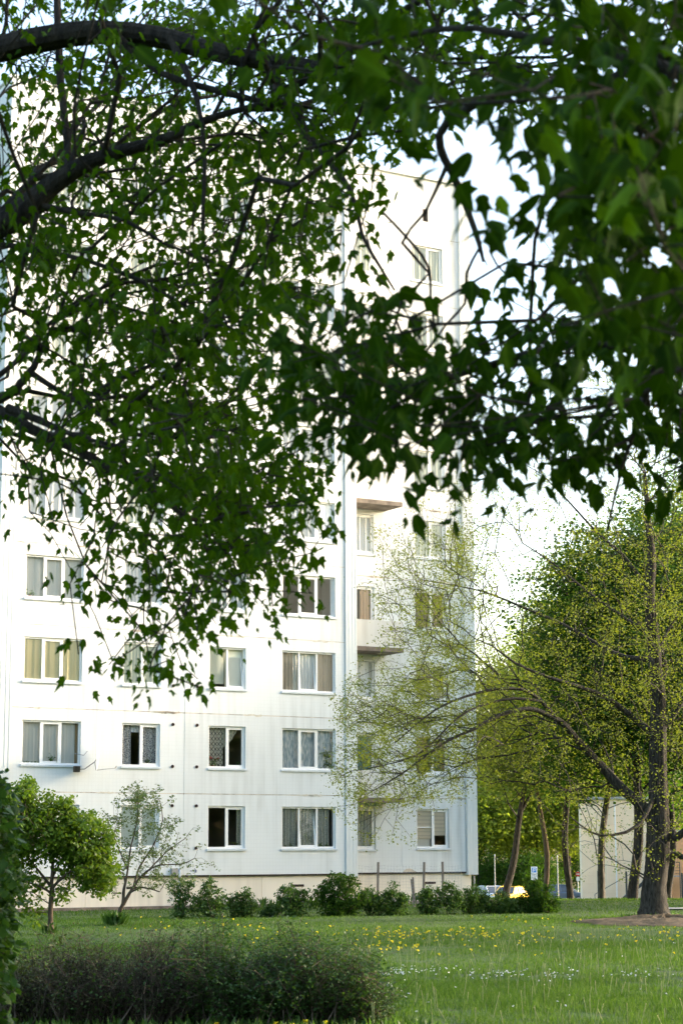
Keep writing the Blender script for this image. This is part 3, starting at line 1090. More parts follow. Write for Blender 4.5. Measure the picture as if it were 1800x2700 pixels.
# satellite dish with its arm below the second floor window
dish = empty('satellite_dish', bmw @ Vector((-9.95, -.05, PT + FH + .72)), 'thin dish aerial seen edge-on beside the left second floor window', 'aerial', rz=math.pi / 2 - AN)
bw = MB()
nr, na = 5, 20
for r in range(nr):
    for k in range(na):
        def q(rr, kk):
            t = 2 * math.pi * kk / na
            R_ = .50 * rr / nr
            a_, b_ = .10 * (1 - (rr / nr) ** 2), R_ * math.cos(t)
            return (.33 + a_ * math.cos(.40) + b_ * math.sin(.40), -.55 - a_ * math.sin(.40) + b_ * math.cos(.40), .45 + R_ * 1.05 * math.sin(t))
        bw.poly([q(r, k), q(r, k + 1), q(r + 1, k + 1), q(r + 1, k)])
bw.build('dish', M['sill'], dish, smooth=True)
br_ = MB()
br_.tube([(-.12, -.03, .02), (.05, -.25, .02), (.30, -.50, .25), (.42, -.55, .45)], .016, 6)
br_.tube([(.33, -.55, -.02), (.30, -.50, .25)], .012, 6)
br_.build('bracket', M['steel'], dish)
MB().box(-.24, -.06, -.16, -.004, -.07, .12).build('motor_box', M['bark_brown'], dish)
ya = MB()
ya.tube([(.33, -.55, -.02), (.60, -.62, .02), (.95, -.66, .05)], .010, 5)
ya.tube([(.95, -.66, .05), (1.0, -.66, .12)], .018, 5)
ya.tube([(-.30, -.25, .52), (-.05, -.40, .46), (.10, -.35, .60)], .012, 5)
ya.build('arm', M['steel'], dish)


# pot plants on the inner sills
def pot_plant(x, z, y, pot, h, w, label, flower=0, n=26, lw=.07, pr=.055, ph=.09):
    e = empty('potted_plant', bmw @ Vector((x, y, z)), label, 'potted plant', 'pot plants on the window sills', rz=math.pi / 2 - AN)
    k = 10
    mb = MB()
    prof = [(pr * .72, 0.0), (pr, ph), (pr * .86, ph), (pr * .8, ph * .8)]
    for (r0, z0_), (r1, z1_) in zip(prof[:-1], prof[1:]):
        for i in range(k):
            a0, a1 = 2 * math.pi * i / k, 2 * math.pi * (i + 1) / k
            mb.poly([(r0 * math.cos(a0), r0 * math.sin(a0), z0_), (r0 * math.cos(a1), r0 * math.sin(a1), z0_), (r1 * math.cos(a1), r1 * math.sin(a1), z1_), (r1 * math.cos(a0), r1 * math.sin(a0), z1_)])
    mb.poly([(pr * .8 * math.cos(2 * math.pi * i / k), pr * .8 * math.sin(2 * math.pi * i / k), ph * .8) for i in range(k)])
    mb.build('pot', M[pot], e)
    O = np.stack([rng.normal(size=n) * w * .5, np.clip(rng.normal(size=n) * w * .3, -.08, .08), ph + rng.uniform(.0, 1, n) * h], 1)
    v, f, r = leaves_np(oval_template(.4), O, np.full(n, lw) * rng.uniform(.7, 1.3, n), leaf_frames(n, .1))
    link('leaves', mesh_np('leaves', v, f, r), M['houseleaf'], e)
    st = MB()
    for i in range(4):
        st.tube([(0, 0, ph * .7), (O[i][0] * .5, O[i][1] * .5, ph + h * .4), tuple(O[i])], .004, 4)
    st.build('stem', M['stem'], e)
    if flower:
        O = np.stack([rng.normal(size=flower) * w * .6, np.full(flower, -.04) + rng.normal(size=flower) * .02, ph + h * rng.uniform(.75, 1.25, flower)], 1)
        v, f, r = leaves_np(kite_template(.6), np.repeat(O, 6, 0) + rng.normal(size=(flower * 6, 3)) * .018, np.full(flower * 6, .05), leaf_frames(flower * 6, .0, flat=1.5))
        link('flower', mesh_np('flower', v, f, r), M['redflower'], e)


z1f, z2f, z4f = PT + .884, PT + FH + .884, PT + FH * 3 + .884
pot_plant(-11.6, z2f, .18, 'whitepot', .05, .5, 'low green trough plant at the left pane of the grey curtained window', n=70, lw=.06, pr=.05, ph=.05)
pot_plant(-10.83, z2f, .18, 'terracotta', .30, .16, 'leggy plant in a terracotta pot behind the middle pane', n=30)
pot_plant(-7.40, z2f, .18, 'terracotta', .16, .14, 'terracotta pot plant before the patterned curtain', n=22)
pot_plant(-5.0, z2f, .18, 'terracotta', .24, .26, 'red geranium before the lattice curtain', flower=9, n=40)
pot_plant(-4.02, z2f, .18, 'whitepot', .20, .09, 'small round plant at the right of the dark pane', n=40, lw=.06, pr=.04, ph=.05)
pot_plant(-4.33, z2f, .18, 'whitepot', .01, .04, 'small white pot low in the dark half of the window', n=6, lw=.03, pr=.06, ph=.08)
pot_plant(-.52, z2f, .18, 'whitepot', .55, .17, 'tall bushy plant in a white pot at the blue lace window', n=70, lw=.09, pr=.09, ph=.13)
pot_plant(-2.15, z1f, .18, 'whitepot', .09, .1, 'small pot plant at the left pane of the ground floor lace window', n=16, lw=.05, pr=.04, ph=.05)
pot_plant(-1.95, z1f, .18, 'whitepot', .14, .10, 'taller of two pot plants at the left lace pane', n=20, lw=.05, pr=.04, ph=.05)
pot_plant(-.8, z1f, .18, 'whitepot', .12, .12, 'pot plant at the right lace pane beside the frame post', n=20, lw=.05, pr=.045, ph=.06)
pot_plant(-.55, z1f, .18, 'whitepot', .12, .12, 'pot plant in the far right corner of the lace window', n=20, lw=.05, pr=.045, ph=.06)
pot_plant(-4.15, z1f, .18, 'whitepot', .14, .16, 'pot plant by the side curtain of the dark ground floor window', n=24, lw=.06)
pot_plant(-11.75, z4f, .18, 'terracotta', .18, .22, 'yellow-green plant in the upper left grey curtained window', n=34, lw=.07)
pot_plant(5.1, PT + FH + .884, BR + .18, 'whitepot', .35, .3, 'leafy plant behind the window above the beige blinds', n=50, lw=.09)

# ------------------------------------------------------------------ wire fence in front of the set-back bay
fe = empty('wire_fence', at(1084, 2393, 66.2), 'wire mesh fence on grey wooden posts before the plinth', 'fence')
fb = np.array(fe.location)
posts = []
for (u0, v0, u1, v1, Y) in ((997, 2274, 996, 2392, 66.6), (1118, 2274, 1115, 2392, 66.2), (1166, 2273, 1168, 2392, 66.0)):
    a_, b_ = at(u1, v1, Y) - fb, at(u0, v0, Y) - fb
    a_[2] = -.1
    posts.append((a_, b_))
    mb = MB()
    mb.tube([a_, (a_ + b_) / 2 + rng.normal(size=3) * .01, b_], .043, 6)
    mb.build('post', M['wood'], fe)
for (u0, v0, u1, v1) in ((1084, 2319, 1092, 2392), (1088, 2314, 1093, 2392)):
    a_, b_ = at(u1, v1, 66.4) - fb, at(u0, v0, 66.4) - fb
    mb = MB()
    mb.tube([a_, b_], .035, 6)
    mb.build('leaning_stake', M['wood'], fe)
wm = MB()
fl = [at(945, 2330, 66.8) - fb] + [p[1] for p in posts] + [at(1215, 2330, 65.8) - fb]
for (p, q) in zip(fl[:-1], fl[1:]):
    L_ = np.linalg.norm((q - p)[:2])
    n = max(2, int(L_ / .10))
    for i in range(n + 1):
        s_ = p + (q - p) * i / n
        wm.tube([(s_[0], s_[1], .1), (s_[0] + .01, s_[1], 1.36)], .0022, 3, False)
    for h in np.arange(.15, 1.37, .10):
        a_, b_ = p.copy(), q.copy()
        a_[2] = b_[2] = h
        mid = (a_ + b_) / 2
        mid[2] -= .03
        wm.tube([a_, mid, b_], .0022, 3, False)
wm.build('wire_mesh', M['wire'], fe, kind='stuff')

# ------------------------------------------------------------------ trees
def P4(u, v, Y, wpx):
    """limb point from a traced pixel: position plus radius for a limb wpx photo pixels wide"""
    p = at(u, v, Y)
    return np.array([p[0], p[1], p[2], wpx / F_PX * Y / 2])


def add_part(tree, base, name, V, F, m, rnd=None, kind=None, smooth=False, rib=None):
    return link(name, mesh_np(name, np.asarray(V) - base, F, rnd, smooth, rib), m, tree, kind=kind)


def limb_mesh(q, n, wob=0.05):
    if q[0, 3] < .12:
        return tube_np(q[:, :3], q[:, 3], n, wob)
    # thick trunks get upright furrows and an uneven girth
    n = 30
    q = spline(q, .12) if len(q) > 3 else q
    V, F = tube_np(q[:, :3], q[:, 3], n, .018)
    V = V.reshape(-1, n, 3)
    fur = rng.normal(size=n) * .035
    drift = np.cumsum(rng.normal(size=(len(q), n)) * .010, 0)
    k = 1 + fur[None] + drift - drift.mean(1, keepdims=True)
    k = np.clip(k, .82, 1.2)
    V = q[:, None, :3] + (V - q[:, None, :3]) * k[..., None]
    return V.reshape(-1, 3), F


def clump(u, v, w):
    return (np.sin(u / w + 1.3 * np.sin(v / w * .83 + .7)) * np.sin(v / w * 1.1 + 1.7 * np.sin(u / w * .61 + 2.1)) + .6 * np.sin(u / w * 2.1 + v / w * 1.3 + 1.1)) / 1.6


def grid_points(rows, area_px, cell=100, jit=0.75, v0=0, cw=None, thr=-.05):
    """sample (u, v) spots so that each cell of the coverage grid is about that full of leaves"""
    out = []
    for r, row in enumerate(rows):
        for c, ch in enumerate(row):
            cov = int(ch) / 10.0
            if cov <= 0:
                continue
            n = -math.log(1 - min(cov, .93)) * cell * cell / area_px
            n = int(n) + (random.random() < n - int(n))
            if n:
                uv = np.stack([(c + .5) * cell + cell * jit * rng.uniform(-1, 1, n), v0 + (r + .5) * cell + cell * jit * rng.uniform(-1, 1, n)], 1)
                out.append(uv)
    out = np.vstack(out)
    if cw:
        f = clump(out[:, 0], out[:, 1], cw)
        out = out[(f > thr) | (rng.uniform(0, 1, len(out)) < .18)]
    return out


def cluster_leaves(T, per, sig, size, droop, flat=.5, zoff=-.03):
    O = np.repeat(T, per, 0) + rng.normal(size=(len(T) * per, 3)) * sig + np.array([0, 0, zoff])
    S = size * rng.uniform(.5, 1.4, len(O))
    return O, S


def trident_template():
    """younger maple leaf: same points as the full leaf, shoulders drawn in"""
    V, F = maple_template()
    V = V.copy()
    for o, s in ((4, 1), (9, -1)):
        for k, (x, y) in enumerate(((.12, -.02), (.24, .16), (.30, .36), (.34, .66), (.20, .70))):
            V[o + k] = (s * x, y, -.35 * x - .34 * y * y)
    return V, F


MAPLE, OVAL, KITE, TRIDENT = maple_template(), oval_template(), kite_template(), trident_template()
RIB = np.array([1.0] * 4 + [0.0] * 10)


def canopy_tree(name, label, cat, base, trunk_limbs, T, per, sig, size, leaf_m, bark_m, near=300, step=.3, sag=.15, rmin=.004, droop=.75, group=None):
    """foreground maple: traced limbs, grown twigs, the largest leaves as single parts"""
    base = np.array(base, float)
    tr = empty(name, base, label, cat, group)
    sk = Skel()
    for q in trunk_limbs:
        sk.limb(q, .3)
    sk.grow(T, step=step, sag=sag, jit=.10)
    sk.radii(rmin, 2.2, .03)
    for i, q in enumerate(sk.limbs):
        V, F = limb_mesh(q, 10 if q[0, 3] > .05 else 6)
        add_part(tr, base, 'trunk' if i == 0 else 'limb', V, F, bark_m, smooth=True)
    V, F = sk.twig_mesh(4)
    add_part(tr, base, 'twigs', V, F, bark_m, kind='stuff')
    O, S = cluster_leaves(T, per, sig, size, droop)
    fr = leaf_frames(len(O), droop, flat=.6)
    app = S / np.maximum(O[:, 1], .5)
    u = O[:, 0] / O[:, 1]
    el = (O[:, 2] - EYE) / O[:, 1]
    inside = (np.abs(u) < .172) & (el > -.09) & (el < .452)
    order = np.argsort(-np.where(inside, app, -1))
    big, rest = order[:near], order[near:]
    X, Yv, Z = fr
    pick = rng.uniform(0, 1, len(rest)) < .42
    v, f, r = leaves_np(MAPLE, O[rest[~pick]], S[rest[~pick]], (X[rest[~pick]], Yv[rest[~pick]], Z[rest[~pick]]))
    v2, f2, r2 = leaves_np(TRIDENT, O[rest[pick]], S[rest[pick]] * .95, (X[rest[pick]], Yv[rest[pick]], Z[rest[pick]]))
    add_part(tr, base, 'foliage', np.vstack([v, v2]), np.vstack([f, f2 + len(v)]), leaf_m, np.concatenate([r, r2]), kind='stuff', rib=np.tile(RIB, len(rest)))
    lm = [mesh_np('leaf', t_[0] * np.array([1 + .12 * k, 1, 1 - .35 * k]), t_[1], np.full(len(t_[0]), .0), rib=RIB) for t_, k in ((MAPLE, 0), (TRIDENT, 1), (MAPLE, -1), (TRIDENT, -1), (MAPLE, 1))]
    for me in lm:
        me.materials.append(leaf_m)
    for n_, i in enumerate(big):
        o = bpy.data.objects.new('leaf', lm[n_ % 5])
        COL.objects.link(o)
        o.parent = tr
        A = np.eye(4)
        A[:3, 0], A[:3, 1], A[:3, 2] = X[i] * S[i], Yv[i] * S[i], Z[i] * S[i]
        A[:3, 3] = O[i] - base
        o.matrix_local = Matrix(A.tolist())
    return tr


# --- far maple of the two: its limbs come in from the left
GA = ['666778888876655444', '577888888875555444', '557888888876554444', '656788888742000000', '767888867400000000', '667666677300000000',
      '777677786100000000', '778878854000000000', '678888842000000000', '368888830000000000', '236788730000000000', '555678620000000000',
      '467899862000000000', '135888983000000000', '114788871000000000', '003777750000000000', '001556200000000000', '001550000000000000', '000020000000000000']
uvA = grid_points(GA, 530, cw=36, thr=-.03)
TA = []
for u, v in uvA:
    Y = 13.0 + rng.normal() * 1.2 - 2.0 * smooth(600, 1300, u) + 1.5 * smooth(900, 300, v) * smooth(900, 500, u)
    TA.append(at(u, v - 28 - 30 * smooth(1000, 1300, v), Y))
# the crown goes on outside the frame, leaves added to shade those in view
nx_ = 620
TA += [np.array([x, y, z]) for x, y, z in zip(rng.uniform(-7.5, -2.6, nx_), rng.uniform(9.5, 17, nx_), rng.uniform(3.8, 10.5, nx_))]
TA += [np.array([x, y, z]) for x, y, z in zip(rng.uniform(-3.0, 3.2, 1500), rng.uniform(8.0, 16, 1500), rng.uniform(6.0, 11.2, 1500))]


def outside(P, m=.012):
    P = np.array(P)
    u_, e_ = P[:, 0] / P[:, 1], (P[:, 2] - EYE) / P[:, 1]
    return P[(np.abs(u_) > .174 + m) | (e_ > .455 + m)]


TA = np.vstack([np.array(TA[:len(uvA)]), outside(TA[len(uvA):])])
YA = 13
tA = np.array([-4.9, 13.6, 0])
limbsA = [
    [(*(tA + [0, 0, -.2]), .27), (*(tA + [.02, 0, 1.0]), .21), (*(tA + [-.05, .05, 2.6]), .19), (*(tA + [.05, 0, 4.4]), .17), (*(tA + [-.1, .1, 6.4]), .13), (*(tA + [.1, .2, 9.2]), .05)],
    [(-4.85, 13.6, 6.2, .12), P4(-150, 190, 13.3, 68), P4(0, 128, 13.2, 66), P4(120, 100, 13.1, 66), P4(250, 82, 13, 62), P4(420, 95, 12.9, 56), P4(600, 142, 12.6, 48), P4(800, 172, 12.2, 42), P4(950, 200, 11.8, 32), P4(1150, 215, 11.4, 20)],
    [(-4.85, 13.6, 4.3, .13), P4(-120, 655, 13.2, 80), P4(0, 592, 13, 76), P4(60, 555, 12.9, 66), P4(130, 495, 12.9, 52), P4(220, 435, 12.8, 44), P4(330, 395, 12.7, 34), P4(440, 365, 12.7, 28), P4(560, 310, 12.6, 20), P4(720, 265, 12.4, 12)],
    [P4(150, -160, 13.6, 24), P4(152, 60, 13.4, 24), P4(160, 220, 13.2, 24), P4(178, 380, 13.0, 23), P4(176, 470, 12.9, 20)],
    [P4(100, 540, 12.9, 20), P4(200, 560, 12.8, 14), P4(330, 580, 12.7, 12), P4(430, 640, 12.6, 9), P4(560, 690, 12.5, 6)],
    [(-4.88, 13.6, 3.9, .07), P4(-200, 690, 13.2, 22), P4(0, 645, 13.0, 16), P4(120, 662, 12.9, 14), P4(240, 690, 12.8, 13), P4(360, 735, 12.7, 12), P4(480, 800, 12.6, 8), P4(640, 880, 12.3, 6)],
    [(-4.88, 13.6, 3.3, .10), P4(-200, 1090, 13.2, 48), P4(0, 1052, 13.0, 28), P4(55, 1010, 12.9, 24), P4(90, 965, 12.9, 18), P4(118, 900, 12.9, 13), P4(150, 840, 12.9, 8)],
    [P4(85, 985, 12.9, 18), P4(170, 1040, 12.8, 14), P4(250, 1085, 12.7, 12), P4(330, 1135, 12.6, 8), P4(450, 1160, 12.5, 6)],
    [P4(-150, 1085, 13.1, 40), P4(0, 1085, 13, 33), P4(80, 1130, 12.9, 30), P4(180, 1175, 12.8, 26), P4(300, 1240, 12.7, 22), P4(420, 1310, 12.6, 16), P4(520, 1400, 12.5, 11), P4(560, 1500, 12.4, 7)],
    [P4(20, 1075, 12.8, 26), P4(110, 1110, 12.7, 20), P4(200, 1150, 12.6, 14), P4(330, 1180, 12.5, 9)],
    [P4(450, 100, 12.8, 26), P4(520, 260, 12.6, 17), P4(540, 420, 12.4, 14), P4(535, 560, 12.3, 12), P4(545, 700, 12.2, 8), P4(600, 860, 12.1, 6)],
    [P4(700, 160, 12.3, 22), P4(800, 330, 12.0, 17), P4(870, 430, 11.7, 15), P4(925, 500, 11.4, 14), P4(955, 620, 11.2, 12), P4(1000, 700, 11.1, 9), P4(1040, 765, 11, 6)],
    [P4(180, 460, 12.9, 20), P4(225, 330, 12.9, 14), P4(290, 420, 12.9, 8)],
    [P4(300, 85, 12.9, 24), P4(420, 190, 12.8, 20), P4(560, 235, 12.7, 20), P4(700, 270, 12.5, 16), P4(850, 330, 12.2, 10)],
]
limbsA = [np.array(q) for q in limbsA]
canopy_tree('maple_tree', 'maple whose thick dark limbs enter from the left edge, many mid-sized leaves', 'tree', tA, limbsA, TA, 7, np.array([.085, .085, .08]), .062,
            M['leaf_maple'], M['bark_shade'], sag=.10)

# --- nearer maple at the right: big soft leaves above, a hanging curtain of leaves below
GN = ['000000001332234556' + '8', '000000002441234577' + '8', '000000000255457788' + '8', '000000000366447899' + '9', '000000000510014899' + '9', '000000000000027999' + '9',
      '000000000000013899' + '9', '000000000000002588' + '9', '000000000000000477' + '8', '000000000000000046' + '7']
GM = ['000000000000000000'] * 7 + ['0000000000000220000', '0000000233211465330', '0000000588763576567', '0000000499886675677', '0000000289988876777', '0000000146468887688',
                                  '0000000000004423550', '0000000000000001430']
TB = []
for u, v in grid_points(GN, 2500, cw=60, thr=-.15):
    TB.append(at(u, v - 60, 6.3 + rng.normal() * .75 + .2 * smooth(900, 400, v)))

for u, v in grid_points(GM, 1500, cw=48, thr=-.1):
    TB.append(at(u, v - 75, 9.2 + rng.normal() * .7))
nFr = len(TB)
TB += [np.array(p) for p in zip(rng.uniform(1.6, 5.8, 480), rng.uniform(4.5, 11.5, 480), rng.uniform(2.8, 8.0, 480))]  # unseen crown leaves, added to darken the foliage in view
TB += [np.array(p) for p in zip(rng.uniform(-1.2, 2.5, 420), rng.uniform(4.5, 10.5, 420), rng.uniform(4.4, 7.8, 420))]
TB = np.vstack([np.array(TB[:nFr]), outside(TB[nFr:])])
tB = np.array([3.6, 7.6, 0])
limbsB = [
    [(3.6, 7.6, -.2, .24), (3.6, 7.6, 1.0, .18), (3.65, 7.55, 2.5, .16), (3.5, 7.6, 4.2, .13), (3.6, 7.7, 6.2, .08), (3.5, 7.6, 8.0, .03)],
    [(3.58, 7.6, 3.4, .06), P4(1950, 250, 7.5, 44), P4(1700, 160, 7.6, 34), P4(1500, 120, 7.8, 26), P4(1250, 72, 8.0, 20), P4(1080, 90, 8.2, 16), P4(920, 130, 8.4, 10)],
    [(3.58, 7.6, 3.0, .055), P4(1950, 260, 7.4, 40), P4(1600, 215, 7.6, 32), P4(1350, 235, 7.9, 28), P4(1180, 320, 8.15, 26), P4(1160, 390, 8.25, 25), P4(1192, 455, 8.3, 24), P4(1235, 560, 8.4, 20), P4(1262, 640, 8.4, 15), P4(1274, 690, 8.4, 9)],
    [P4(1400, 335, 7.9, 18), P4(1440, 500, 8.2, 13), P4(1410, 630, 8.5, 13), P4(1402, 780, 8.8, 12), P4(1395, 900, 9.0, 12), P4(1400, 1000, 9.1, 11), P4(1385, 1120, 9.2, 7)],
    [(3.58, 7.6, 2.6, .05), P4(1950, 800, 8.4, 32), P4(1760, 830, 8.7, 22), P4(1720, 980, 8.9, 14), P4(1690, 1090, 9.0, 12), P4(1640, 1230, 9.1, 10), P4(1600, 1400, 9.1, 6)],
    [P4(1180, 430, 8.3, 16), P4(1120, 560, 8.7, 9), P4(1060, 640, 9.0, 9), P4(1130, 720, 9.1, 9), P4(1060, 790, 9.1, 9), P4(1030, 900, 9.2, 8), P4(980, 1050, 9.2, 7)],
    [P4(1265, 650, 8.4, 9), P4(1230, 720, 8.6, 10), P4(1225, 800, 8.9, 8), P4(1180, 850, 9.1, 7), P4(1100, 960, 9.2, 7)],
    [P4(1010, 560, 8.9, 8), P4(1085, 640, 9.0, 9), P4(1130, 705, 9.1, 10), P4(1135, 780, 9.1, 8), P4(1150, 900, 9.2, 6)],
    [P4(1400, 690, 8.6, 10), P4(1330, 720, 8.7, 7), P4(1290, 660, 8.6, 7)],
]
limbsB = [np.array(q) for q in limbsB]
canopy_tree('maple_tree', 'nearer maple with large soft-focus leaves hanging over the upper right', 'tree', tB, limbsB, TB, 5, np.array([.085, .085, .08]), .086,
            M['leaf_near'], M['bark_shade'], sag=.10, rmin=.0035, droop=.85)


# --- trees standing in the scene
def standing_tree(name, label, base, limbs, T, per, sig, size, leaf_m, bark_m, tpl=KITE, group=None, step=.5, sag=.12, rmin=.006, droop=.4, rmax=.08, flat=.9, rootpull=.55, twn=3):
    base = np.array(base, float)
    tr = empty(name, base, label, 'tree', group)
    sk = Skel()
    for q in limbs:
        sk.limb(np.array(q, float), .5)
    sk.grow(T, step=step, sag=sag, jit=.10, rootpull=rootpull)
    sk.radii(rmin, 2.3, rmax)
    for i, q in enumerate(sk.limbs):
        V, F = limb_mesh(q, 12 if q[0, 3] > .12 else 7, .06)
        add_part(tr, base, 'trunk' if i == 0 else 'limb', V, F, bark_m, smooth=True)
    V, F = sk.twig_mesh(twn)
    add_part(tr, base, 'twigs', V, F, bark_m, kind='stuff')
    O, S = cluster_leaves(T, per, sig, size, droop)
    v, f, r = leaves_np(tpl, O, S, leaf_frames(len(O), droop, flat=flat))
    add_part(tr, base, 'foliage', v, f, leaf_m, r, kind='stuff')
    return tr


# tall tree with sparse spring leaves
GC = ['000000000000000000', '000000000000000000', '000000000000000000', '000000000000000000', '000000000000000000', '000000000000000000', '000000000000000000', '000000000000000000', '000000000000001222', '000000000000001222', '000000000000112222', '000000000000112222', '000000000000122222', '000000000001232222', '000000000023412333', '000000000034311244', '000000000024312344', '000000000015433334', '000000000465443333', '000000000455533223', '000000000343222222', '000000000110001112', '000000000000000111'] * 8 + ['000000000000001233', '000000000000001333', '000000000000112333', '000000000000112333', '000000000000122334', '000000000001244445', '000000000023424665', '000000000034311576',
      '000000000024312677', '000000000015434777', '000000000465445666', '000000000445533455', '000000000343223445', '000000000110002344', '000000000000000133']
YC = 56.4
TC = []
for u, v in grid_points(GC, 105, jit=.6):
    Yc_ = YC + rng.normal() * 2.6 - 1.2 * smooth(1300, 1000, u)
    TC.append(at(u, v, Yc_))
    if u < 1300 and rng.uniform() < .8:
        TC.append(at(u + rng.normal() * 16, v + rng.normal() * 14, Yc_))
# the same crown to the right of the frame and behind
for _ in range(2200):
    a_, h_ = rng.uniform(0, 2 * math.pi), rng.uniform(4.5, 17.5)
    r_ = (5.6 * math.sin(min(1, (h_ - 3) / 14.5) * math.pi) ** .6 + .6) * math.sqrt(rng.uniform(.1, 1))
    p_ = np.array([9.0 + r_ * math.cos(a_), YC + 1 + r_ * math.sin(a_), h_])
    if p_[0] / p_[1] > .165:
        TC.append(p_)
TC = np.array(TC)
c_ = lambda x, y, w, Y=YC: P4(1250 + x * .7015, 800 + y * .7015, Y, w)
bC = at(1723, 2420, YC)
bC[2] = 0
limbsC = [
    [(bC[0], bC[1], -.15, .56), (bC[0], bC[1], .05, .50), (bC[0], bC[1], .35, .40), (bC[0] + .02, bC[1], .9, .345), c_(680, 2150, 60), c_(686, 2060, 62), c_(688, 1960, 58), c_(690, 1830, 50), c_(688, 1700, 46), c_(690, 1500, 40), c_(675, 1300, 34), c_(657, 1100, 27), c_(665, 960, 22), c_(655, 840, 15), c_(640, 640, 8)],
    [c_(686, 1990, 40), c_(640, 1900, 36), c_(560, 1830, 32), c_(490, 1755, 30), c_(430, 1690, 26, 56), c_(385, 1640, 22, 55.6), c_(335, 1582, 20, 55.2), c_(270, 1545, 17, 54.8), c_(200, 1525, 15, 54.4), c_(90, 1550, 12, 54), c_(0, 1600, 10, 53.6), (P4(1170, 1960, 53.3, 8)), (P4(1060, 2040, 53, 5)), (P4(985, 2085, 53, 3))],
    [c_(690, 1640, 26), c_(600, 1560, 20), c_(500, 1485, 18, 56), c_(420, 1450, 15, 55.6), c_(340, 1425, 13, 55.2), c_(250, 1395, 11, 55), c_(150, 1350, 9, 54.6), c_(70, 1290, 5, 54.3), c_(0, 1260, 3, 54)],
    [c_(320, 1575, 15, 55.2), c_(245, 1490, 13, 54.8), c_(180, 1452, 11, 54.4), c_(90, 1450, 10, 54), c_(0, 1468, 9, 53.6), P4(1150, 1870, 53.2, 7), P4(1040, 1960, 53, 4)],
    [c_(250, 1495, 12, 54.8), c_(150, 1485, 10, 54.3), c_(50, 1505, 8, 54), P4(1210, 1890, 53.4, 7), P4(1100, 1990, 53, 5), P4(960, 2030, 52.8, 3)],
    [c_(676, 1340, 24), c_(570, 1330, 16, 57), c_(480, 1290, 12, 57.3), c_(330, 1205, 10, 57.6), c_(200, 1150, 9, 57.8), c_(80, 1100, 7, 58), c_(0, 1075, 5, 58), P4(1120, 1530, 58, 3)],
    [c_(690, 2030, 36), c_(745, 1990, 26), c_(800, 1975, 22, 55.8), (12.2, 55.2, 6.2, .08), (13.8, 54.8, 7.6, .04)],
    [c_(700, 2060, 30), c_(770, 2075, 20), c_(830, 2030, 16), (12.4, 57.4, 5.5, .06)],
    [c_(690, 1450, 26), c_(720, 1370, 18), c_(700, 1280, 12), c_(760, 1180, 8)],
    [c_(657, 1080, 16), c_(560, 950, 12), c_(460, 860, 9), c_(350, 740, 6), c_(250, 640, 4)],
    [c_(668, 1250, 16), c_(560, 1180, 11), c_(420, 1080, 8), c_(300, 980, 6), c_(180, 900, 4)],
    [c_(700, 1600, 24), c_(780, 1500, 16), (11.6, 57.5, 10.2, .08), (13.2, 58, 12.0, .04)],
    [c_(686, 1830, 20), c_(620, 1960, 12, 55.6), c_(520, 2000, 9, 55.2), c_(440, 1990, 7, 55), c_(360, 1930, 4, 54.8)],
]
for k_ in range(1, len(limbsC)):
    limbsC[k_] = [np.array(p) * np.array([1, 1, 1, .78]) for p in limbsC[k_]]
standing_tree('broadleaf_tree', 'tall tree with a thick dark trunk by the dirt mound, sparse yellow-green leaves', bC, limbsC, TC, 24, np.array([.12, .14, .11]), .055,
              M['leaf_spring'], M['bark'], sag=.16, rmin=.0055, step=.35, droop=.2, rmax=.028)


def crown_targets(c, rad, n, lump=.35, flat_bottom=-.75, seed=0):
    """points through the shell of a lumpy crown"""
    g = np.random.default_rng(seed)
    D = unit(g.normal(size=(n * 2, 3)))
    D = D[D[:, 2] > flat_bottom][:n]
    ph = g.uniform(0, 6.28, 6)
    lum = 1 + lump * .5 * (np.sin(3 * D[:, 0] + ph[0]) + np.sin(4 * D[:, 1] + ph[1]) + np.sin(5 * D[:, 2] + ph[2])) * .6 + .10 * g.normal(size=len(D))
    r = g.uniform(.35, 1, len(D)) ** .5 * lum
    return np.array(c) + D * r[:, None] * np.array(rad)


def bg_tree(label, base, height, crown_r, trunk_r, n, per, leaf, bark, lean=(0, 0), size=.13, crown_z=None, crown_h=None, seed=1, group='trees behind the lawn', forks=4, sig=.35, rmin=.012, fork_at=.35):
    x, y, z = base
    cz = z + (crown_z or height * .62)
    ch = crown_h or height * .42
    c = np.array([x + lean[0], y + lean[1], cz])
    T = crown_targets(c, (crown_r, crown_r, ch), n, seed=seed)
    g = np.random.default_rng(seed + 77)
    top = np.array([x + lean[0] * 1.1, y + lean[1] * 1.1, z + height * .86])
    f0 = np.array([x + lean[0] * .5, y + lean[1] * .5, z + height * fork_at])
    k = g.normal(size=3) * .12
    limbs = [[(x, y, z - .2, trunk_r * 1.35), (x, y, z + .3, trunk_r * 1.05), (x + lean[0] * .25 + k[0], y + lean[1] * .25 + k[1], z + height * fork_at * .5, trunk_r * .95), (*f0, trunk_r * .8),
              (*(f0 * .5 + top * .5 + g.normal(size=3) * .3), trunk_r * .45), (*top, trunk_r * .12)]]
    for i in range(forks):
        a = 2 * math.pi * i / forks + g.uniform(0, 1)
        s = f0 + (top - f0) * g.uniform(.0, .45)
        e = c + np.array([math.cos(a) * crown_r * .72, math.sin(a) * crown_r * .72, ch * g.uniform(-.1, .55)])
        limbs.append([(*s, trunk_r * .5), (*(s * .55 + e * .45 + np.array([0, 0, .25])), trunk_r * .32), (*e, trunk_r * .1)])
    return standing_tree('broadleaf_tree', label, base, limbs, T, per, np.array([sig, sig, sig * .7]), size, leaf, bark, group=group, step=.6, rmin=rmin, droop=.3)


def gpt(u, Y):
    p = at(u, 2360, Y)
    return (p[0], p[1], float(ground_z(p[0], p[1])))


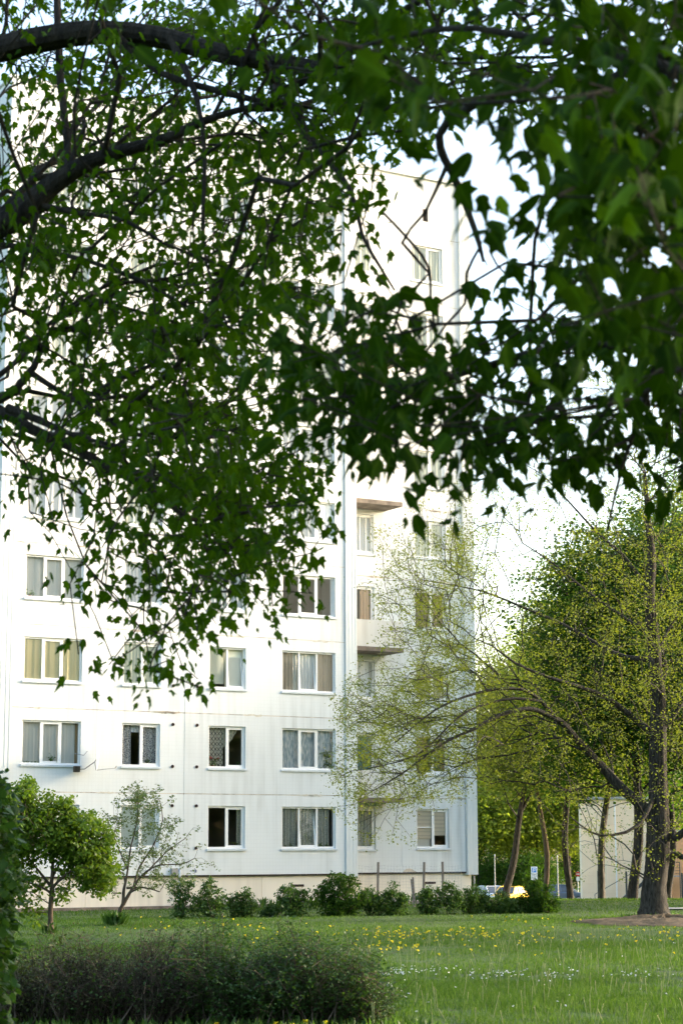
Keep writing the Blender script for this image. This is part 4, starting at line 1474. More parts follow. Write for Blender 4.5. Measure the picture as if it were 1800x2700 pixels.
# dark dense maple behind the tall tree
b = gpt(1668, 78)
bg_tree('dense dark green tree behind the tall sparse one, trunk before the cream wall', b, 15.2, 4.3, .19, 1700, 64, M['leaf_dark'], M['bark'], size=.14, crown_z=9.2, crown_h=6.0, seed=3, sig=.34, lean=(.6, 0), fork_at=.3)
b = gpt(1840, 76)
bg_tree('full mid-green tree at the right edge behind the tall sparse one', b, 16.5, 4.2, .22, 1200, 56, M['leaf_shrub'], M['bark'], size=.14, crown_z=9.6, crown_h=6.2, seed=13, sig=.34, fork_at=.3)
# trunks in front of the road, left to right
b = gpt(1334, 84)
bg_tree('leaning olive-leaved tree nearest the building corner', b, 10.0, 3.0, .15, 620, 40, M['leaf_olive'], M['bark'], lean=(1.2, 0), size=.12, crown_z=6.8, crown_h=3.4, seed=4, sig=.4, fork_at=.33)
b = gpt(1438, 90)
bg_tree('slender curved tree just right of the parking sign', b, 11.5, 2.6, .115, 520, 36, M['leaf_yellow'], M['bark_brown'], lean=(-.4, 0), size=.13, crown_z=8.4, crown_h=3.8, seed=5, fork_at=.36)
b = gpt(1502, 82)
bg_tree('straight dark-trunked tree beside the tall pole', b, 12, 2.6, .135, 520, 36, M['leaf_yellow'], M['bark'], size=.13, crown_z=8.6, crown_h=4.0, seed=6, fork_at=.38)
b = gpt(1585, 88)
bg_tree('tree with a strongly leaning bare trunk before the cream wall', b, 12.5, 2.9, .155, 620, 32, M['leaf_dark'], M['bark_grey'], lean=(1.1, .4), size=.17, crown_z=7.6, crown_h=5.0, seed=7, fork_at=.42)
b = gpt(1760, 92)
bg_tree('dark tree before the orange wall at the right edge', b, 12.5, 3.2, .17, 620, 32, M['leaf_dark'], M['bark'], lean=(.5, 0), size=.17, crown_z=8.8, crown_h=4.4, seed=8)
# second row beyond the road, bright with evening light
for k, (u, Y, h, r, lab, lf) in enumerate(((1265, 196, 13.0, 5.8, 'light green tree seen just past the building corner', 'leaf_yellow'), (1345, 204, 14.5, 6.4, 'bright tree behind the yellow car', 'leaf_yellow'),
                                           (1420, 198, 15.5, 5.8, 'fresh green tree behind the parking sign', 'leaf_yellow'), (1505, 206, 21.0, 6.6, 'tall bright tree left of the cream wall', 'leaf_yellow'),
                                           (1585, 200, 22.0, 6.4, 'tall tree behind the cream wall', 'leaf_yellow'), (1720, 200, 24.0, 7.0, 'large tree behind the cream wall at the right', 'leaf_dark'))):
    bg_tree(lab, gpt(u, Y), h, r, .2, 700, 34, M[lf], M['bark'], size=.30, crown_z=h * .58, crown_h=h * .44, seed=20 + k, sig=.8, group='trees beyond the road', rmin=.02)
# unseen trees added to shade the lawn, near leaves and lower storeys
for k, (x, y, h, r) in enumerate(((23, 49, 15, 5), (27, 71, 14, 4.5), (30, 78, 15, 5), (15.5, 33, 15, 4.5), (16, 22, 15, 4.5), (14, 13, 15, 4.5))):
    bg_tree(('broad unseen tree added for shade right of the lawn', 'unseen shade tree added just beside the pale path', 'unseen shade tree added near the orange wall', 'unseen shade tree added beside the near lawn', 'unseen shade tree added between two others right of the lawn', 'unseen shade tree added close to the camera on the right')[k], (x, y, 0), h, r, .25, 520, 24, M['leaf_dark'], M['bark'],
            size=.30, crown_z=h * .56, crown_h=h * .42, seed=40 + k, sig=.6, group='unseen trees added for shade on the right', rmin=.02)

for k, (u, Y, h, r) in enumerate(((1262, 192, 4.2, 2.6), (1310, 196, 3.4, 2.4), (1382, 190, 4.4, 2.0), (1425, 192, 4.0, 2.2), (1512, 208, 4.6, 1.4))):
    o_ = bg_tree(('dark bush behind the white car', 'dark bush between the white and yellow cars', 'dark bush left of the parking sign', 'dark bush behind the parking sign', 'dark bush behind the no entry sign')[k], gpt(u, Y), h, r, .08, 200, 26, M['leaf_dark'], M['bark'], size=.2, crown_z=h * .5, crown_h=h * .5, seed=70 + k, sig=.4, group='dark bushes behind the road', rmin=.015)
    o_.name = 'roadside_bush'
    o_['category'] = 'bush'

# distant wood that closes the view
DT = []
g = np.random.default_rng(99)
for x in np.arange(-160, 200, 6.0):
    c = (x + g.normal() * 2, 262 + g.normal() * 9, -2.8 + 6)
    DT.append(crown_targets(c, (5.5, 4, 6.5 + g.uniform(-1.5, 1.5)), 260, seed=int(x + 500)))
link_far = np.vstack(DT)
DT = []
for az in np.arange(52, 232, 3.2):  # ring of wood added out of view, darkens reflections in the panes
    rr_ = 112 + g.normal() * 6
    c = (rr_ * math.sin(math.radians(az)) + 6, rr_ * math.cos(math.radians(az)) + 30, 6.5)
    DT.append(crown_targets(c, (5, 5, 7.5 + g.uniform(-1.5, 1.5)), 420, flat_bottom=-.95, seed=int(az * 10)))
for nm_, pts_, m_ in (('distant_trees', link_far, 'leaf_yellow'), ('unseen_woodland', np.vstack(DT), 'leaf_dark')):
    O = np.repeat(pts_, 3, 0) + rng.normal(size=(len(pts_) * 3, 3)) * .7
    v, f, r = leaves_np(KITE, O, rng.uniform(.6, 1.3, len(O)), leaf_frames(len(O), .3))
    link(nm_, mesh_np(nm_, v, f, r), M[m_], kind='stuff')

# --- small round tree at the left
YS = 46.9
zpx = lambda zx, zy: (zx * .3827, 2050 + zy * .3827)
TS = []
poly_c = [((290, 350), (300, 190), 220), ((560, 430), (200, 170), 150), ((660, 600), (130, 150), 110), ((90, 300), (170, 250), 130), ((200, 110), (55, 90), 22), ((20, 110), (60, 70), 22), ((450, 190), (50, 50), 14), ((60, 620), (190, 200), 80), ((500, 560), (160, 120), 55),
          ((160, 780), (150, 130), 34), ((430, 780), (80, 70), 12), ((560, 330), (200, 90), 45), ((240, 900), (60, 90), 9), ((190, 60), (30, 60), 22), ((335, 150), (30, 50), 12), ((455, 170), (26, 40), 10), ((620, 270), (40, 40), 12), ((740, 420), (50, 60), 14), ((770, 640), (40, 80), 16), ((720, 760), (50, 40), 14), ((590, 720), (60, 40), 14), ((40, 760), (120, 140), 40), ((100, 180), (60, 70), 20)]
for (cx, cy), (rx, ry), n in poly_c:
    for _ in range(int(n * (1.5 if n > 100 else 1))):
        a_, r_ = rng.uniform(0, 2 * math.pi), math.sqrt(rng.uniform(0, 1))
        u, v = zpx(cx + rx * r_ * math.cos(a_), cy + ry * r_ * math.sin(a_))
        TS.append(at(u, v, YS + rng.normal() * .5 * (1.1 - r_ * .6)))
TS = np.array(TS)
bS = at(133, 2466, YS)
bS[2] = 0
s_ = lambda zx, zy, w, dY=0: P4(*zpx(zx, zy), YS + dY, w)
limbsS = [
    [(bS[0], bS[1], -.1, .10), (bS[0], bS[1], .12, .075), s_(347, 980, 13), s_(348, 880, 13), s_(358, 790, 13), s_(355, 720, 10), s_(365, 600, 8), s_(370, 420, 6), s_(360, 200, 3)],
    [s_(358, 770, 9), s_(400, 720, 8, -.1), s_(460, 670, 7, -.2), s_(530, 620, 5, -.2), s_(640, 540, 3, -.2)],
    [s_(356, 760, 9), s_(310, 700, 7, .2), s_(230, 600, 5, .3), s_(120, 450, 3, .3)],
    [s_(352, 800, 7), s_(290, 760, 6, -.2), s_(180, 720, 4, -.3), s_(60, 680, 3, -.3)],
    [s_(360, 690, 7), s_(430, 560, 5, .3), s_(520, 400, 3, .4)],
]
standing_tree('small_tree', 'small round-crowned tree with bright fresh leaves at the left', bS, limbsS, TS, 13, np.array([.085, .11, .07]), .098, M['leaf_small'], M['bark_brown'], tpl=oval_template(.33), step=.2, rmin=.004, droop=.45, flat=.6)

# --- sparse young apple tree beside it
YP = 52.3
TP = []
for _ in range(250):
    t = rng.uniform(0, 1)
    zy = 60 + 700 * t
    w = 110 + 200 * math.sin(min(1, t * 1.25) * math.pi * .62)
    zx = 970 + rng.normal() * w * .5 + (60 if t > .4 else 0)
    u, v = zpx(zx, zy)
    TP.append(at(u, v, YP + rng.normal() * .45))
for zx, zy in ((950, 40), (960, 90), (940, 130), (860, 80), (870, 140), (825, 160), (1100, 140), (1090, 190), (735, 270), (750, 320), (770, 400), (1290, 400), (1280, 470), (1200, 280), (1180, 330), (1320, 590), (1440, 590), (1490, 610), (1380, 590), (780, 800), (1000, 800), (1030, 790), (1170, 780)):
    TP.append(at(*zpx(zx, zy), YP + rng.normal() * .3))
TP = np.array(TP)
p_ = lambda zx, zy, w, dY=0: P4(*zpx(zx, zy), YP + dY, w)
bP = at(*zpx(800, 1020), YP)
bP[2] = 0
limbsP = [
    [(bP[0], bP[1], -.1, .11), p_(808, 985, 14), p_(830, 910, 11), p_(848, 870, 10), p_(850, 800, 9), p_(860, 740, 7), p_(880, 640, 5), p_(900, 480, 4), p_(945, 300, 3), p_(950, 60, 2)],
    [p_(848, 880, 10), p_(880, 820, 9), p_(915, 765, 8), p_(960, 700, 6), p_(1010, 650, 5, -.2), p_(1100, 605, 4, -.3), p_(1250, 600, 3, -.3), p_(1340, 560, 2, -.3)],
    [p_(915, 770, 6), p_(960, 620, 5, .3), p_(1050, 480, 4, .4), p_(1120, 300, 3, .4), p_(1100, 160, 2, .4)],
    [p_(862, 735, 5), p_(845, 660, 3), p_(800, 640, 2)],
    [p_(835, 800, 5), p_(780, 800, 3)],
    [p_(890, 800, 5), p_(980, 760, 4, -.2), p_(1100, 790, 3, -.2)],
    [p_(880, 640, 4), p_(820, 500, 3, -.2), p_(745, 300, 2, -.3)],
    [p_(980, 690, 4), p_(1140, 520, 3, .2), p_(1280, 420, 2, .2)],
]
standing_tree('apple_tree', 'young sparse fruit tree with a leaning forked trunk', bP, limbsP, TP, 15, np.array([.05, .06, .055]), .07, M['leaf_apple'], M['bark_brown'], tpl=oval_template(.3), step=.25, rmin=.004, rmax=.014, droop=.0, flat=.9)

# --- tall lilac at the left edge, close to the camera
YL = 15.5
TL = []
edge = [(2060, 12), (2090, 26), (2150, 44), (2200, 52), (2260, 62), (2330, 64), (2390, 50), (2440, 40), (2500, 42), (2560, 34), (2620, 24), (2700, 18), (2800, 10)]
for _ in range(900):
    v = rng.uniform(2040, 2990)
    xe = np.interp(v, [e[0] for e in edge], [e[1] for e in edge])
    u = xe - 18 - abs(rng.normal()) * 170
    if u > -430:
        TL.append(at(u, v, YL + rng.normal() * .4))
TL = np.array(TL)
bL = np.array([-3.25, 15.5, 0])
limbsL = [[(*(bL + [dx * .25, dy * .25, -.1]), .03), (*(bL + [dx * .6, dy * .6, .9]), .022), (*(bL + [dx, dy, 2.0]), .010)] for dx, dy in ((.3, .2), (-.3, .1), (.5, -.2), (-.1, -.3), (.05, .3))]
sh_ = standing_tree('lilac_bush', 'tall dark lilac bush cut off by the left edge', bL, limbsL, TL, 11, np.array([.05, .08, .05]), .072, M['leaf_lilac'], M['bark_brown'], tpl=oval_template(.42), step=.2, rmin=.003, droop=.5, flat=.5)
sh_['category'] = 'bush'


# --- shrubs before the plinth
def shrub(label, u, vb, vt, wpx, Y, n, shape='round', size=.075, stems=6, leaf='leaf_shrub', seed=0, spread=.42):
    base = at(u, vb, Y)
    base[2] = float(ground_z(base[0], base[1]))
    H = (at(u, vt, Y)[2] - base[2])
    W = wpx / F_PX * Y
    e = empty('shrub', base, label, 'shrub', 'shrubs in a row before the plinth')
    g = np.random.default_rng(seed)
    sk = Skel()
    T = []
    ns = stems + (3 if W > 1.1 else 1)
    for i in range(ns):
        fx = (i + .5) / ns * 2 - 1 + g.normal() * .16
        top = {'round': 1.02 - .38 * fx * fx, 'tall': 1.0 - .12 * abs(fx), 'cone': 1.05 - .55 * abs(fx), 'vase': 1.0 - .2 * abs(fx)}[shape] * g.uniform(.80, 1.08)
        tipx, tipy, hh = fx * W * .46, g.normal() * W * .16, H * top
        q = np.array([(fx * .06, g.normal() * .04, -.05, .016), (tipx * .55, tipy * .5, hh * .42, .011), (tipx, tipy, hh * .92, .004)])
        sk.limb(q, .15, join=False)
        V, F = tube_np(sk.limbs[-1][:, :3], sk.limbs[-1][:, 3], 5)
        link('stem', mesh_np('stem', V, F), M['bark_brown'], e)
        lo = .34 if shape == 'vase' else .04
        for _ in range(max(4, n // ns)):
            t = g.uniform(lo, 1.0)
            c = np.array([tipx * t ** .8, tipy * t, hh * t])
            sp = W / ns * (1.15 if shape != 'tall' else .8) * math.sin(min(1, .25 + .8 * t) * math.pi) ** .5 + .02
            T.append(c + g.normal(size=3) * np.array([sp, sp, .07]))
        for k_ in range(3):
            T.append(np.array([tipx + g.normal() * .03, tipy, hh * (1.0 + .035 * k_)]))
    T = np.array(T)
    T[:, 2] = np.maximum(T[:, 2], .03)
    sk.grow(T, step=.2, sag=.1)
    sk.radii(.003, 2.3, .012)
    V, F = sk.twig_mesh(3)
    link('twigs', mesh_np('twigs', V, F), M['bark_brown'], e, kind='stuff')
    O, S = cluster_leaves(T, 13, np.array([.06, .06, .05]), size, .3)
    v, f, r = leaves_np(oval_template(.3), O, S, leaf_frames(len(O), .35, flat=.6))
    link('foliage', mesh_np('foliage', v, f, r), M[leaf], e, kind='stuff')
    return e


SHR = [('upright thin shrub by the short drain pipe', 476, 2424, 2322, 66, 57.5, 95, 'tall'), ('loose shrub right of the drain pipe', 552, 2424, 2322, 84, 57.6, 150, 'cone'), ('low green shrub between two cellar vents', 640, 2422, 2340, 78, 58, 120, 'cone'),
       ('tiny shrub between two larger ones', 712, 2417, 2386, 44, 58.6, 36, 'round'), ('bushy shrub under the ground floor lace window', 772, 2420, 2338, 100, 58.4, 190, 'round'), ('largest dark round shrub below the building corner', 893, 2419, 2306, 132, 58.8, 380, 'round'),
       ('narrow shrub beside the first fence post', 975, 2418, 2345, 58, 59.2, 90, 'vase'), ('broad shrub left of the leaning stakes', 1040, 2417, 2335, 84, 59.3, 170, 'cone'), ('low shrub before the middle fence post', 1128, 2414, 2348, 56, 60, 90, 'round'),
       ('shrub with a bare stem before the right fence post', 1186, 2412, 2328, 64, 60.2, 110, 'vase'), ('sparse shrub at the building corner', 1246, 2412, 2345, 84, 60.6, 130, 'round'), ('loose shrub before the white car', 1302, 2412, 2352, 100, 60.8, 140, 'round'),
       ('low shrub before the yellow car', 1356, 2411, 2377, 80, 61, 110, 'round'), ('dark tall shrub ending the row below the parking sign', 1420, 2410, 2318, 90, 61, 320, 'cone')]
for k, (lab, u, vb, vt, w, Y, n, shp) in enumerate(SHR):
    shrub(lab, u, vb, vt, w, Y, int(n * 1.25), shp, seed=k * 3 + 1, leaf='leaf_shrub' if k not in (5, 13) else 'leaf_dark', stems=4 if k in (0, 9) else 6)

# --- foreground hedge bushes
YH = 22.75


def twiggy(name, label, spots, n, top, depth, m, curl=.25, r=.006, leafm=None, leaf_n=0, leaf_size=.03, leaf_lo=.25, group='bushes along the near edge of the lawn', lean=0.0):
    """bush of many arching stems; top gives the height profile over x"""
    xm = (spots[0] + spots[1]) / 2
    e = empty(name, (xm, YH, 0), label, 'bush', group)
    A, B, ra, rb, tips, tone = [], [], [], [], [], []
    for _ in range(n):
        tn = rng.uniform() ** 1.6
        x0 = rng.uniform(spots[0], spots[1])
        y0 = YH + rng.uniform(-depth, depth)
        h = float(np.interp(x0, top[0], top[1])) * (.90 + .17 * math.sin(x0 * 7.3 + 1.0) * math.sin(x0 * 3.1)) * (rng.uniform(.45, 1.0) if rng.uniform() < .88 else rng.uniform(1.0, 1.22)) * (1 - .25 * ((y0 - YH) / depth) ** 2)
        bx, by = x0 + rng.normal() * .1 + (xm - x0) * .28, y0 * .75 + YH * .25
        dx, dy = x0 - bx + rng.normal() * curl * .5 + lean, (y0 - by) + rng.normal() * curl * .5
        p = np.array([bx, by, -.03])
        k = 7
        for s in range(1, k + 1):
            t = s / k
            q = np.array([bx + dx * t ** 1.4 + rng.normal() * .014, by + dy * t ** 1.4 + rng.normal() * .014, h * t])
            tone.append(tn), A.append(p), B.append(q), ra.append(r * (1.25 - .9 * (t - 1 / k))), rb.append(r * (1.25 - .9 * t))
            tips.append((q, t))
            if s > 2 and rng.uniform() < .75:
                w = q + np.array([rng.normal() * .11, rng.normal() * .11, rng.uniform(.02, .14)])
                tone.append(tn), A.append(q), B.append(w), ra.append(r * .55), rb.append(r * .3)
                tips.append((w, t))
            p = q
    base = np.array([xm, YH, 0])
    V, F = cones_np(np.array(A) - base, np.array(B) - base, ra, rb, 3)
    link('twigs', mesh_np('twigs', V, F, np.repeat(np.array(tone), 6)), m, e, kind='stuff')
    if leaf_n:
        C = np.array([q for q, t in tips if t > leaf_lo])
        O = C[rng.integers(0, len(C), leaf_n)] + rng.normal(size=(leaf_n, 3)) * .035
        v, f, rr = leaves_np(oval_template(.28), O - base, leaf_size * rng.uniform(.6, 1.4, leaf_n), leaf_frames(leaf_n, .0, flat=.9))
        link('foliage', mesh_np('foliage', v, f, rr), leafm, e, kind='stuff')
    for _ in range(5):
        x0 = rng.uniform(spots[0], spots[1])
        y0 = YH - depth * .9
        dx = rng.uniform(-.4, .4)
        q = np.array([(x0, y0, -.03, .011), (x0 + dx * .5, y0 + .08, .22, .009), (x0 + dx, y0 + .22, .5, .006)]) - np.array([*base, 0])
        V, F = tube_np(spline(q, .1)[:, :3], spline(q, .1)[:, 3], 5)
        link('stem', mesh_np('stem', V, F), M['twig_brown'], e)
    return e


hx = lambda u: at(u, 2550, YH)[0]
hz = lambda v: at(500, v, YH)[2]
topx = [hx(u) for u in (-60, 60, 150, 250, 330, 400, 450, 500, 560, 620, 680, 760, 830, 880, 930, 980, 1020)]
topz = [hz(v) for v in (2470, 2500, 2486, 2500, 2462, 2446, 2458, 2512, 2436, 2470, 2502, 2448, 2500, 2476, 2510, 2535, 2600)]
twiggy('hedge_bush', 'olive leafy bush at the left end of the near hedge', (hx(-60), hx(250)), 420, (topx, topz), .75, M['hedge_twig'], leafm=M['leaf_hedge_olive'], leaf_n=9000, leaf_size=.038)
twiggy('hedge_bush', 'bare brown twiggy bush in the middle of the near hedge', (hx(150), hx(520)), 1150, (topx, topz), .75, M['hedge_twig'], curl=.32, leafm=M['leaf_hedge'], leaf_n=9000, leaf_size=.034, lean=.05)
twiggy('hedge_bush', 'fine-leaved green bush right of the bare brown one', (hx(490), hx(790)), 620, (topx, topz), .8, M['hedge_twig'], leafm=M['leaf_hedge'], leaf_n=30000, leaf_size=.038, leaf_lo=.2)
twiggy('hedge_bush', 'fine-leaved dark green bush at the right end of the near hedge', (hx(720), hx(1010)), 620, (topx, topz), .8, M['hedge_twig'], leafm=M['leaf_hedge'], leaf_n=30000, leaf_size=.038, leaf_lo=.12)

# ------------------------------------------------------------------ lawn: real blades, denser near the camera
def blades(n, y0, y1, h, w, segs=1):
    Y = np.sqrt(rng.uniform(y0 * y0, y1 * y1, n))
    X = rng.uniform(-.205, .205, n) * Y
    keep = ((X - 8.45) / 2.4) ** 2 + ((Y - 52.6) / 2.1) ** 2 > rng.uniform(.35, 1.0, n)
    lx = X * math.sin(AN) + (Y - FY0) * math.cos(AN)
    ly = -X * math.cos(AN) + (Y - FY0) * math.sin(AN)
    keep &= ~((ly > -.06) & (lx < 6.9))
    keep &= ~((X > 9.4) & (np.abs(Y - 63.6) < .9))
    wn = np.sin(X * 2.3 + 1.7 * np.sin(Y * 1.1)) * np.sin(Y * 1.7 + 1.3 * np.sin(X * 1.4)) + .5 * np.sin(X * 5.3 + Y * 3.1)
    band = np.exp(-((Y - 30.6) / 1.3) ** 2) * .55
    keep &= ~((wn + band > .85) & (rng.uniform(0, 1, n) < .85))
    X, Y = X[keep], Y[keep]
    n = len(X)
    cl = .5 + .3 * np.sin(X * 1.3 + 2 * np.sin(Y * .4)) * np.sin(Y * .75 + np.sin(X * .9)) + .35 * np.sin(X * 4.1 + 2 * np.sin(Y * 1.9)) * np.sin(Y * 3.3 + 1.5 * np.sin(X * 2.7))
    cl = np.clip(cl, 0, 1)
    Z = ground_z(X, Y) - .01
    H = h * rng.uniform(.45, 1.25, n) * (.5 + .8 * cl)
    a = rng.uniform(0, 2 * np.pi, n)
    bx, by = np.cos(a), np.sin(a)
    la = rng.uniform(0, 2 * np.pi, n)
    ln = H * rng.uniform(.1, .7, n)
    P0 = np.stack([X - bx * w / 2, Y - by * w / 2, Z], 1)
    P1 = np.stack([X + bx * w / 2, Y + by * w / 2, Z], 1)
    mx, my = X + np.cos(la) * ln * .35, Y + np.sin(la) * ln * .35
    P2 = np.stack([mx + bx * w * .35, my + by * w * .35, Z + H * .6], 1)
    P3 = np.stack([mx - bx * w * .35, my - by * w * .35, Z + H * .6], 1)
    P4_ = np.stack([X + np.cos(la) * ln, Y + np.sin(la) * ln, Z + H], 1)
    V = np.stack([P0, P1, P2, P3, P4_], 1).reshape(-1, 3)
    F = (np.arange(n) * 5)[:, None, None] + np.array([(0, 1, 2), (0, 2, 3), (3, 2, 4)])[None]
    pale_band = smooth(.55, .95, .5 + .5 * np.sin(X * .5 + Y * .21) * np.sin(Y * .33 + 1.0)) * .35 * smooth(38, 44, Y) * smooth(56, 48, Y)  # pushes blades towards paler, yellower tones across the middle of the lawn
    rnd = np.clip(rng.uniform(0, .97, n) * (.45 + .55 * cl) + pale_band * (rng.uniform(0, 1, n) < .5), 0, 1)
    return V, F.reshape(-1, 3), np.repeat(rnd, 5)


VV, FF, RR, off = [], [], [], 0
for args in ((95000, 20, 30, .105, .008), (80000, 30, 42, .085, .011), (75000, 42, 58, .07, .014), (45000, 58, 82, .07, .020), (9000, 74, 84, .09, .03)):
    v, f, r = blades(*args)
    VV.append(v), FF.append(f + off), RR.append(r)
    off += len(v)
link('grass', mesh_np('grass', np.vstack(VV), np.vstack(FF), np.concatenate(RR)), M['grass'], kind='stuff')
# taller weeds along the plinth and at the foot of the trees
WV, WF, WR, off = [], [], [], 0
wp = []
for s in np.arange(-6.0, 6.5, .05):
    y = -.25 - abs(rng.normal()) * .5 + (BR if s > .6 else 0)
    if rng.uniform() < .75:
        p = bmw @ Vector((s, y, 0))
        wp += [(p.x, p.y, rng.uniform(.15, .42))] * 3
for cx, cy, rr, n in ((bP[0], bP[1], .16, 160), (bC[0], bC[1], .7, 150), (bS[0], bS[1], .12, 30)):
    for _ in range(n):
        a = rng.uniform(0, 6.28)
        wp.append((cx + rr * rng.uniform(.5, 1.4) * math.cos(a), cy + rr * rng.uniform(.5, 1.4) * math.sin(a), rng.uniform(.12, .42) if rr < .3 else rng.uniform(.08, .2)))
for _ in range(1100):
    x, y = rng.uniform(hx(0), hx(1150)), YH - 1.0 + rng.normal() * .35
    wp.append((x, y, rng.uniform(.06, .2)))
wp = np.array(wp)
O = np.stack([wp[:, 0] + rng.normal(size=len(wp)) * .06, wp[:, 1] + rng.normal(size=len(wp)) * .06, np.zeros(len(wp))], 1)
a = rng.uniform(0, 6.28, len(O))
Yd = unit(np.stack([np.cos(a) * .4, np.sin(a) * .4, np.ones(len(O))], 1))
X_ = unit(np.cross(Yd, rng.normal(size=(len(O), 3))))
v, f, r = leaves_np(oval_template(.13), O, wp[:, 2], (X_, Yd, np.cross(X_, Yd)))
link('weeds', mesh_np('weeds', v, f, r * .9), M['leaf_shrub'], kind='stuff')

# pale seed stalks standing above the grass
n = 380
Y = np.sqrt(rng.uniform(21.5 ** 2, 46 ** 2, n))
X = rng.uniform(-.02, .18, n) * Y
A = np.stack([X, Y, np.zeros(n)], 1)
B = A + np.stack([rng.normal(size=n) * .05, rng.normal(size=n) * .05, rng.uniform(.16, .36, n)], 1)
V, F = cones_np(A, B, np.full(n, .003), np.full(n, .006), 3)
link('grass_stalks', mesh_np('grass_stalks', V, F), M['stalk'], kind='stuff')

# dandelions, each a flower head on a stem
dm = MB()
dm.tube([(0, 0, 0), (.012, .004, .08), (.01, 0, .145)], .004, 4)
stem_me = dm.mesh('stem')
stem_me.materials.append(M['stem'])
v, f, r = leaves_np(kite_template(.5), np.zeros((16, 3)) + np.array([.01, 0, .145]), np.full(16, .034), leaf_frames(16, -.5, flat=.3))
head_me = mesh_np('flower_head', v, f, r)
head_me.materials.append(M['yellowflower'])
dproto = None


def dandelion(x, y, s=1.0):
    global dproto
    z = float(ground_z(x, y))
    if dproto is None:
        o = empty('dandelion', (x, y, z), 'small yellow dandelion flowering in the lawn grass', 'flower', 'dandelions scattered over the lawn')
        link('stem', stem_me, None, o)
        link('flower_head', head_me, None, o)
        dproto = o
    else:
        o = dproto.copy()
        COL.objects.link(o)
        for ch in dproto.children:
            c = ch.copy()
            COL.objects.link(c)
            c.parent = o
        o.location = (x, y, z)
    o.rotation_euler = (0, 0, rng.uniform(0, 6.28))
    o.scale = (s, s, s * rng.uniform(.8, 1.2))


dspots = []
for _ in range(150):
    dspots.append((rng.normal() * 270 + 1180, rng.normal() * 9 + 2463))
for _ in range(60):
    dspots.append((rng.uniform(520, 1790), rng.uniform(2420, 2520)))
for _ in range(24):
    dspots.append((rng.uniform(960, 1120), rng.uniform(2490, 2508)))
for _ in range(14):
    dspots.append((rng.uniform(1640, 1790), rng.uniform(2445, 2480)))
for _ in range(22):
    dspots.append((rng.uniform(230, 700), rng.uniform(2415, 2470)))
for u, v in dspots:
    if not (0 < u < 1800):
        continue
    p = ray(u, max(2412, v))
    p = np.array([0, 0, EYE]) + p * ((.12 - EYE) / p[2])
    dandelion(p[0], p[1], rng.uniform(.6, 1.15))
for u in (590, 735, 778, 812, 858):
    dandelion(hx(u), YH - 1.15 + rng.normal() * .15, rng.uniform(.8, 1.1))

# daisies in loose drifts
dv, n = [], 520
du = np.concatenate([rng.normal(1045, 38, 62), rng.normal(1170, 45, 22), rng.normal(1330, 50, 40), rng.normal(1470, 35, 24), rng.normal(1680, 45, 20), rng.uniform(1000, 1790, 34)])
dvv = np.concatenate([rng.normal(2562, 8, 62), rng.normal(2560, 7, 22), rng.normal(2568, 8, 40), rng.normal(2570, 9, 24), rng.normal(2570, 6, 20), rng.uniform(2470, 2690, 34)])
O = []
for u, v in zip(du, dvv):
    p = ray(u, v)
    O.append(np.array([0, 0, EYE]) + p * ((.13 - EYE) / p[2]))
O = np.array(O)
v, f, r = leaves_np(kite_template(.5), np.repeat(O, 6, 0), np.full(len(O) * 6, .018), leaf_frames(len(O) * 6, -.25, flat=.4))
link('white_flowers', mesh_np('white_flowers', v, f, r), M['whiteflower'], kind='stuff')
A = O.copy()
A[:, 2] = 0
V, F = cones_np(A, O, np.full(len(O), .002), np.full(len(O), .002), 3)
link('flower_stems', mesh_np('flower_stems', V, F), M['stem'], kind='stuff')
# dandelion clock near the bush end
cl = empty('dandelion_clock', at(1028, 2690, 24.0) * np.array([1, 1, 0]), 'round grey dandelion clock right of the near hedge', 'flower')
MB().tube([(0, 0, 0), (.01, 0, .2), (0, 0, .36)], .004, 4).build('stem', M['stem'], cl)
D = unit(rng.normal(size=(120, 3))) * .035 + np.array([0, 0, .36])
V, F = cones_np(np.tile([0, 0, .36], (120, 1)), D, np.full(120, .001), np.full(120, .004), 3)
link('seed_head', mesh_np('seed_head', V, F), M['whiteflower'], cl)

# ------------------------------------------------------------------ street: cars, signs, poles, far buildings
RZ = -2.64


